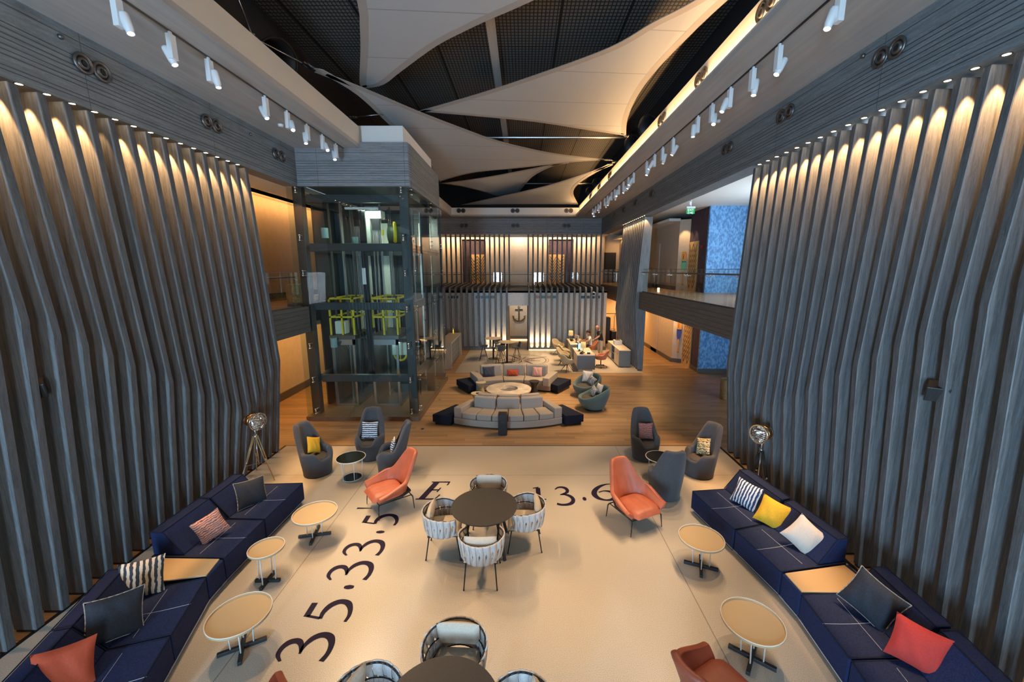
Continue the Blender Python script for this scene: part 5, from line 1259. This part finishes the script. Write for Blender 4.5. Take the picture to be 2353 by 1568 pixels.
# ================================================================ RECEPTION DESKS
def desk(label, x0, x1, y0, y1):
    t = thing('reception_desk', label, 'desk', ((x0+x1)/2, (y0+y1)/2, 0), 0, 'reception desks'); w, d = (x1-x0)/2, (y1-y0)/2
    MB().box(-w, w, -d, d, .745, .775).obj('desktop', DESKT, t, bevel=.004)
    MB().box(-w, w, -d, -d+.06, .10, .745).obj('front_panel', DESKG, t); MB().box(-w, w, d-.06, d, .10, .745).obj('rear_panel', DESKG, t)
    MB().box(-w+.05, -w+.10, -d+.06, d-.06, .10, .745).obj('modesty_panel', DESKT, t)
    MB().box(-w+.06, w-.12, -d+.03, -d+.06, 0, .10).box(-w+.06, w-.12, d-.06, d-.03, 0, .10).obj('steel_plinth', STEEL, t)
    return t
desk('nearer reception desk with grey end panel and pale top', 2.46, 3.28, 17.9, 19.75)
desk('farther reception desk where the seated man in white works', 2.46, 3.24, 20.6, 22.4)
def table_lamp(label, loc):
    t = thing('table_lamp', label, 'table lamp', loc, 0, 'desk lamps at reception')
    MB().lathe([(.0001, 0), (.09, 0), (.08, .03), (.03, .05), (.012, .08), (.012, .30), (.0001, .30)], n=20).obj('base', BLK, t, smooth=True)
    MB().lathe([(.13, .24), (.115, .50)], n=28).obj('lamp_shade', SHADE, t, smooth=True, solid=.004)
    MB().sphere((0, 0, .36), .03, 10).obj('bulb', LAMPW, t, smooth=True)
    light('lamp_light', 'POINT', (0, 0, .37), power=5, color=WARM2, radius=.04, parent=t)
    return t
table_lamp('cream shaded table lamp on the farther reception desk', (2.64, 22.05, .775)); table_lamp('cream shaded table lamp on the nearer reception desk', (2.80, 18.45, .775))
def monitor(label, loc, rz, scr, w=.46):
    t = thing('monitor', label, 'monitor', loc, rz)
    MB().box(-w/2, w/2, -.02, .02, .10, .40).obj('casing', DESKT if scr is None else BLK, t, bevel=.01)
    if scr: MB().box(-w/2+.015, w/2-.015, -.024, -.020, .115, .385).obj('screen', scr, t)
    MB().box(-.03, .03, .02, .05, .0, .25).box(-.10, .10, -.07, .07, 0, .012).obj('stand', BLK, t)
    return t
monitor('beige-backed computer monitor in front of the seated man', (2.86, 21.15, .775), PI/2+.35, None)
monitor('narrow lit blue screen behind the lamp on the nearer desk', (2.70, 18.85, .775), PI/2-.9, SCREEN, .30)
def telephone(label, loc, rz):
    t = thing('telephone', label, 'telephone', loc, rz); MB().obox((0, 0, .04), (.17, .16, .03), (.35, 0, 0)).obj('body', BLK, t, bevel=.006); MB().obox((-.06, 0, .075), (.045, .19, .03), (.35, 0, 0)).obj('handset', BLK, t, bevel=.01)
telephone('black desk telephone on the farther reception desk', (2.66, 21.6, .775), -1.2)
telephone('black desk telephone beside the lamp on the nearer reception desk', (2.72, 18.2, .775), -1.0)
t = thing('card_holder', 'black card holder at the front edge of the nearer reception desk', 'card holder', (3.02, 18.2, .775)); MB().box(-.07, .07, -.05, .05, 0, .07).obj('box', BLK, t); MB().box(-.05, .05, -.03, .03, .07, .085).obj('cards', PAPER, t)
for p, l, rz in (((2.62, 19.3, .776), 'loose white papers at the back of the nearer reception desk', .2), ((3.05, 18.55, .776), 'white sheet on the nearer reception desk beside the lamp', -.1), ((2.9, 20.8, .776), 'white papers on the near corner of the farther desk', .4)):
    b = MB().obox((0,0,0), (.21, .30, .004), (0,0,rz)).obox((.05,.04,.004), (.21, .30, .004), (0,0,rz+.3)).obj('paper_sheets', PAPER, loc=p); tag(b, l, 'paper')
b = MB().box(-.07, .07, -.2, .2, 0, .015).obj('keyboard', BLK, loc=(3.08, 21.2, .775)); tag(b, 'dark keyboard under the seated man\'s hands', 'keyboard')
# shell armchairs for guests
def shell_chair(name, seatm, sc=1):
    t = thing(name, 'x', 'armchair')
    def h(a): return .64-.0*a+.22*sstep(1.5, 2.5, abs(a))
    nA = 40; vs = []
    for i in range(nA+1):
        a = R(-150)+R(300)*i/nA; H = h(PI-abs(a)) if False else .62+.22*(1-sstep(.5, 1.5, abs(a)))-.10*sstep(1.7, 2.6, abs(a))
        for j in range(8):
            f = j/7; z = .40+(H-.40)*f; r = .23+.075*math.sin(f*PI/2)
            vs.append((math.sin(a)*r, math.cos(a)*r*.98+.06*f*(math.cos(a) > 0), z))
    fs = [(i*8+j, (i+1)*8+j, (i+1)*8+j+1, i*8+j+1) for i in range(nA) for j in range(7)]
    MB().add(vs, fs).obj('shell', seatm, t, smooth=True, solid=.035)
    MB().lathe([(.0001, .37), (.20, .38), (.255, .42), (.24, .455), (.0001, .475)], n=28).obj('seat', seatm, t, smooth=True)
    return t
def star_legs(t, m, r=.30, z=.36):
    for k in range(4):
        a = PI/4+k*PI/2; MB().tube((math.cos(a)*.04, math.sin(a)*.04, z), (math.cos(a)*r, math.sin(a)*r, 0), .016, .011, 8).obj('leg', m, t, smooth=True)
gc = shell_chair('guest_chair', BEIGE); star_legs(gc, BLK); first = True
for c, face, l in [((2.02, 17.98), (.9, .5), 'cream shell armchair nearest the curved sofa, at the nearer desk'), ((1.98, 19.30), (1, -.3), 'second cream shell armchair in front of the nearer desk'),
                   ((2.15, 20.2), (1, .1), 'cream shell armchair half hidden behind the second one'), ((1.95, 21.75), (.8, -.7), 'cream shell armchair farthest back, at the farther desk')]:
    rz = math.atan2(face[0], -face[1])
    if first: gc.location = (*c, 0); gc.rotation_euler = (0, 0, rz); gc['label'] = l; gc['group'] = 'cream guest armchairs'; first = False
    else: dup(gc, (*c, 0), rz, l, 'cream guest armchairs')
oc = shell_chair('office_chair', CORAL)
MB().tube((0,0,.08), (0,0,.38), .025).obj('gas_column', BLK, oc)
for k in range(5):
    a = 2*PI*k/5+.2; MB().tube((0,0,.10), (math.cos(a)*.28, math.sin(a)*.28, .065), .018, .012, 8).obj('base_arm', BLK, oc); MB().sphere((math.cos(a)*.29, math.sin(a)*.29, .03), .03, 8).obj('castor', BLK, oc, smooth=True)
oc.location = (3.72, 18.85, 0); oc.rotation_euler = (0, 0, -PI/2-.3); oc['label'] = 'empty coral office chair behind the nearer reception desk'; oc['group'] = 'coral office chairs'
dup(oc, (3.66, 21.35, 0), -PI/2, 'coral office chair the seated man sits in', 'coral office chairs')
# sideboard with printer
t = thing('sideboard', 'long grey sideboard with pale top and open shelves by the reception screen', 'sideboard', (4.84, 20.1, 0))
MB().box(-.28, .28, -1.36, 1.36, .80, .83).obj('top', DESKT, t, bevel=.004)
MB().box(-.27, .27, -1.35, -1.30, .03, .80).box(-.27, .27, 1.30, 1.35, .03, .80).box(.22, .27, -1.3, 1.3, .03, .80).box(-.27, .22, -1.3, 1.3, .03, .07).box(-.26, .22, -.35, -.31, .07, .80).box(-.26, .22, .31, .35, .07, .80).box(-.26, .22, -.31, .31, .42, .45).obj('carcass', DESKG, t)
for y0, y1 in ((-1.30, -.83), (-.82, -.35), (.35, .82), (.83, 1.30)):
    d = MB().box(-.285, -.265, y0+.005, y1-.005, .075, .795).obj('door', DESKT, t, bevel=.003); MB().tube((-.30, (y0+y1)/2, .60), (-.285, (y0+y1)/2, .60), .015).obj('knob', BLK, d)
t = thing('printer', 'white box printer on the sideboard near the screen fins', 'printer', (4.84, 20.35, .83))
MB().box(-.19, .19, -.2, .2, 0, .22).obj('body', WHITE, t, bevel=.01); MB().box(-.13, .13, -.12, .12, .22, .226).obj('paper_tray', BLK, t)
# garment trolley
t = thing('luggage_trolley', 'dark luggage trolley loaded with black bags beside the rear volume', 'trolley', (5.27, 24.6, 0))
MB().box(-.35, .45, -.5, .5, .16, .22).obj('platform', BLK, t)
MB().path([(-.33,-.45,.2),(-.33,-.45,1.7),(-.33,-.2,1.95),(-.33,.2,1.95),(-.33,.45,1.7),(-.33,.45,.2)], .02).path([(.43,-.45,.2),(.43,-.45,1.7),(.43,-.2,1.95),(.43,.2,1.95),(.43,.45,1.7),(.43,.45,.2)], .02).path([(-.33,0,1.95),(.43,0,1.95)], .02).obj('hoop_frame', STEELD, t)
for x, y in ((-.3,-.4),(.4,-.4),(-.3,.4),(.4,.4)): MB().torus((x, y, .08), .06, .02, 14, 6, (0,1,0)).obj('wheel', BLK, t)
b = MB().box(-.3, .05, -.3, .3, .22, 1.75).obj('garment_bag', BLKW, loc=(5.27, 24.6, 0), bevel=.06, seg=3); tag(b, 'tall black garment bag hanging in the luggage trolley', 'bag')
t = thing('suitcase', 'black suitcase standing on the luggage trolley', 'suitcase', (5.50, 24.45, .22)); MB().box(-.14, .17, -.3, .25, 0, .7).obj('shell', BLK, t, bevel=.03); MB().path([(-.1,-.02,.7),(-.1,-.02,.82),(.12,-.02,.82),(.12,-.02,.7)], .012).obj('handle', STEELD, t)
# wicker bin and upstairs bin
def basket(label, loc, r, h):
    t = thing('wicker_basket', label, 'basket', loc)
    MB().lathe([(r*.8, 0), (r*.85, h*.3), (r*.95, h), (r, h), (r*.93, h*.02), (.0001, .02), (.0001, 0), (r*.8, 0)], n=24).obj('body', WICK, t)
    MB().torus((0,0,h), r*.97, .018, 24, 6).torus((0,0,h*.5), r*.90, .012, 24, 6).torus((0,0,.03), r*.82, .015, 24, 6).obj('woven_rim', WICK, t, smooth=True)
basket('tall wicker basket on the boards beside the last right fin', (7.32, 14.0, 0), .22, .72)
basket('wicker basket on the upper left deck beside the lift shaft', (-7.1, 12.6, 3.53), .24, .62)
t = thing('bollard_lamp', 'small warm lamp glowing on the upper deck behind the reception screen', 'lamp', (6.2, 18.6, 3.6)); MB().tube((0,0,0), (0,0,.18), .05).obj('body', LEDW, t)

# ================================================================ PEOPLE
def person(name, label, joints, bones, mats_, cuts, loc, rz):
    """one skinned body; material per face chosen by cuts(position)"""
    t = thing(name, label, 'person', loc, rz)
    me = bpy.data.meshes.new('body'); names = list(joints); me.from_pydata([joints[n][:3] for n in names], [(names.index(a), names.index(b)) for a, b in bones], [])
    o = bpy.data.objects.new('body', me); COL.objects.link(o); o.parent = t
    o.modifiers.new('skin', 'SKIN')
    for i, n in enumerate(names):
        r = joints[n][3]; v = me.skin_vertices[0].data[i]; v.radius = (r if isinstance(r, tuple) else (r, r)); v.use_root = (i == 0)
    s = o.modifiers.new('sub', 'SUBSURF'); s.levels = s.render_levels = 2
    dg = bpy.context.evaluated_depsgraph_get(); dg.update(); m2 = bpy.data.meshes.new_from_object(o.evaluated_get(dg))
    o.modifiers.clear(); o.data = m2; m2.materials.clear()
    for m in mats_: m2.materials.append(m)
    for p in m2.polygons: p.material_index = cuts(p.center); p.use_smooth = True
    return t
def head_of(t, c, r, hairm, bald=False, yaw=0, pitch=0):
    """face toward -Y of the figure, then turned; eyes, nose, mouth, ears and hair"""
    hd = MB().sphere((0,0,0), r, 18, (.80, .95, 1.12)).obj('head', SKIN, t, smooth=True); hd.location = c; hd.rotation_euler = (pitch, 0, yaw)
    MB().add([(-.012,-r*.92,-.012),(.012,-r*.92,-.012),(0,-r*1.13,-.022),(0,-r*.93,.022)], [(0,1,2),(0,2,3),(1,3,2),(0,3,1)]).sphere((0,-r*.95,-.045), .014, 8, (1.7,.5,.4)).sphere((-r*.80,0,-.005), .020, 8, (.4,.8,1.2)).sphere((r*.80,0,-.005), .020, 8, (.4,.8,1.2)).obj('face', SKIN, hd, smooth=True)
    MB().sphere((-.030,-r*.88,.014), .010, 8).sphere((.030,-r*.88,.014), .010, 8).obj('eyes', BLK, hd, smooth=True)
    H = MB()
    def fn(u, v):
        a = u*2*PI; lim = .58*PI if not bald else .22*PI; back = (1+math.sin(a))/2
        th = v*(lim*(.62+.55*back)); k = r*1.05
        return (k*math.sin(th)*math.cos(a)*.83, k*math.sin(th)*math.sin(a)*.97, k*math.cos(th)*1.14)
    if not bald: H.grid(fn, 20, 8, True).obj('hair', hairm, hd, smooth=True, solid=.012)
def hand(t, c, d, up, L=.085, curl=.5, m=SKIN):
    d = Vector(d).normalized(); up = Vector(up).normalized(); s = d.cross(up).normalized(); c = Vector(c)
    me = MB(); me.tube(tuple(c-d*.03), tuple(c+d*.045), .026, .034, 10)
    for k, (o, l) in enumerate(((-.027, .062), (-.009, .074), (.009, .070), (.027, .055))):
        a = c+s*o+d*.045; b = a+(d*(1-curl*.2)-up*curl*.4)*l*.55; e = b+(d*(1-curl)-up*curl)*l*.5; me.tube(tuple(a), tuple(b), .0095, .009, 6).tube(tuple(b), tuple(e), .009, .007, 6)
    a = c+s*.03; b = a+(s*.6+d*.6).normalized()*.035; me.tube(tuple(a), tuple(b), .011, .010, 6).tube(tuple(b), tuple(b+(d*.8+s*.2)*.03), .010, .008, 6)
    me.obj('hand', m, t, smooth=True)
# seated man, figure faces -Y locally
J = {'pel': (0, .05, .56, (.15, .11)), 'wst': (0, .04, .72, (.135, .10)), 'chs': (0, .0, .92, (.155, .11)), 'nkb': (0, -.03, 1.06, (.075, .07)), 'nk': (0, -.05, 1.14, .052), 'hd0': (0, -.07, 1.18, .05),
     'shl': (-.18, -.02, 1.02, .062), 'shr': (.18, -.02, 1.02, .062), 'ell': (-.24, -.16, .84, .045), 'elr': (.24, -.16, .84, .045), 'wrl': (-.15, -.40, .83, .028), 'wrr': (.15, -.40, .83, .028),
     'hpl': (-.09, .0, .53, .095), 'hpr': (.09, .0, .53, .095), 'knl': (-.13, -.42, .52, .065), 'knr': (.13, -.42, .52, .065), 'anl': (-.13, -.38, .10, .042), 'anr': (.13, -.38, .10, .042), 'tol': (-.14, -.54, .045, .038), 'tor': (.14, -.54, .045, .038)}
B = [('pel','wst'),('wst','chs'),('chs','nkb'),('nkb','nk'),('nk','hd0'),('chs','shl'),('chs','shr'),('shl','ell'),('shr','elr'),('ell','wrl'),('elr','wrr'),('pel','hpl'),('pel','hpr'),('hpl','knl'),('hpr','knr'),('knl','anl'),('knr','anr'),('anl','tol'),('anr','tor')]
def cut1(p):
    if p.z > 1.10: return 1
    if p.z > .62 and p.y < -.10: return 1
    if p.z > .62: return 0
    if p.z < .09: return 3
    return 2
p1 = person('person', 'seated man with black hair in a white polo shirt, working at the farther desk', J, B, [TSHW, SKIN, DTRO, BLK], cut1, (3.58, 21.35, 0), -PI/2+.1)
head_of(p1, (0, -.085, 1.29), .115, HAIR, False, .15, R(12))
hand(p1, (-.14, -.43, .83), (.1, -1, -.1), (0, 0, 1)); hand(p1, (.14, -.43, .83), (-.1, -1, -.1), (0, 0, 1))
# standing man, bending a little, one hand on hip
J = {'pel': (0, .05, .93, (.155, .11)), 'wst': (0, .03, 1.08, (.145, .105)), 'chs': (0, -.03, 1.28, (.165, .115)), 'nkb': (0, -.09, 1.44, (.08, .07)), 'nk': (0, -.13, 1.50, .055), 'hd0': (0, -.16, 1.54, .05),
     'shl': (-.20, -.06, 1.38, .065), 'shr': (.20, -.06, 1.38, .065), 'ell': (-.42, .06, 1.16, .045), 'wrl': (-.24, -.04, 1.00, .030), 'elr': (.28, -.22, 1.20, .045), 'wrr': (.24, -.42, 1.08, .030),
     'hpl': (-.10, .04, .88, .10), 'hpr': (.10, .04, .88, .10), 'knl': (-.11, -.02, .50, .068), 'knr': (.13, .02, .50, .068), 'anl': (-.12, .06, .10, .045), 'anr': (.15, .10, .10, .045), 'tol': (-.14, -.10, .045, .042), 'tor': (.18, -.06, .045, .042)}
def cut2(p):
    if p.z > 1.48: return 1
    if p.z > .96 and (abs(p.x) > .27 or p.y < -.19): return 1 if p.z < 1.27 else 0
    if p.z > .97: return 0
    if p.z < .09: return 3
    return 2
p2 = person('person', 'standing bald man in a black polo and khaki trousers, hand on hip', J, B, [TSHB, SKIN, TROU, BLK], cut2, (4.02, 20.75, 0), -PI/2+.25)
head_of(p2, (0, -.175, 1.635), .112, HAIR, True, .1, R(22))
hand(p2, (-.215, -.06, .985), (.6, -.6, -.5), (0, -.3, 1), curl=.7); hand(p2, (.235, -.45, 1.065), (-.1, -1, -.35), (0, 0, 1), curl=.6)
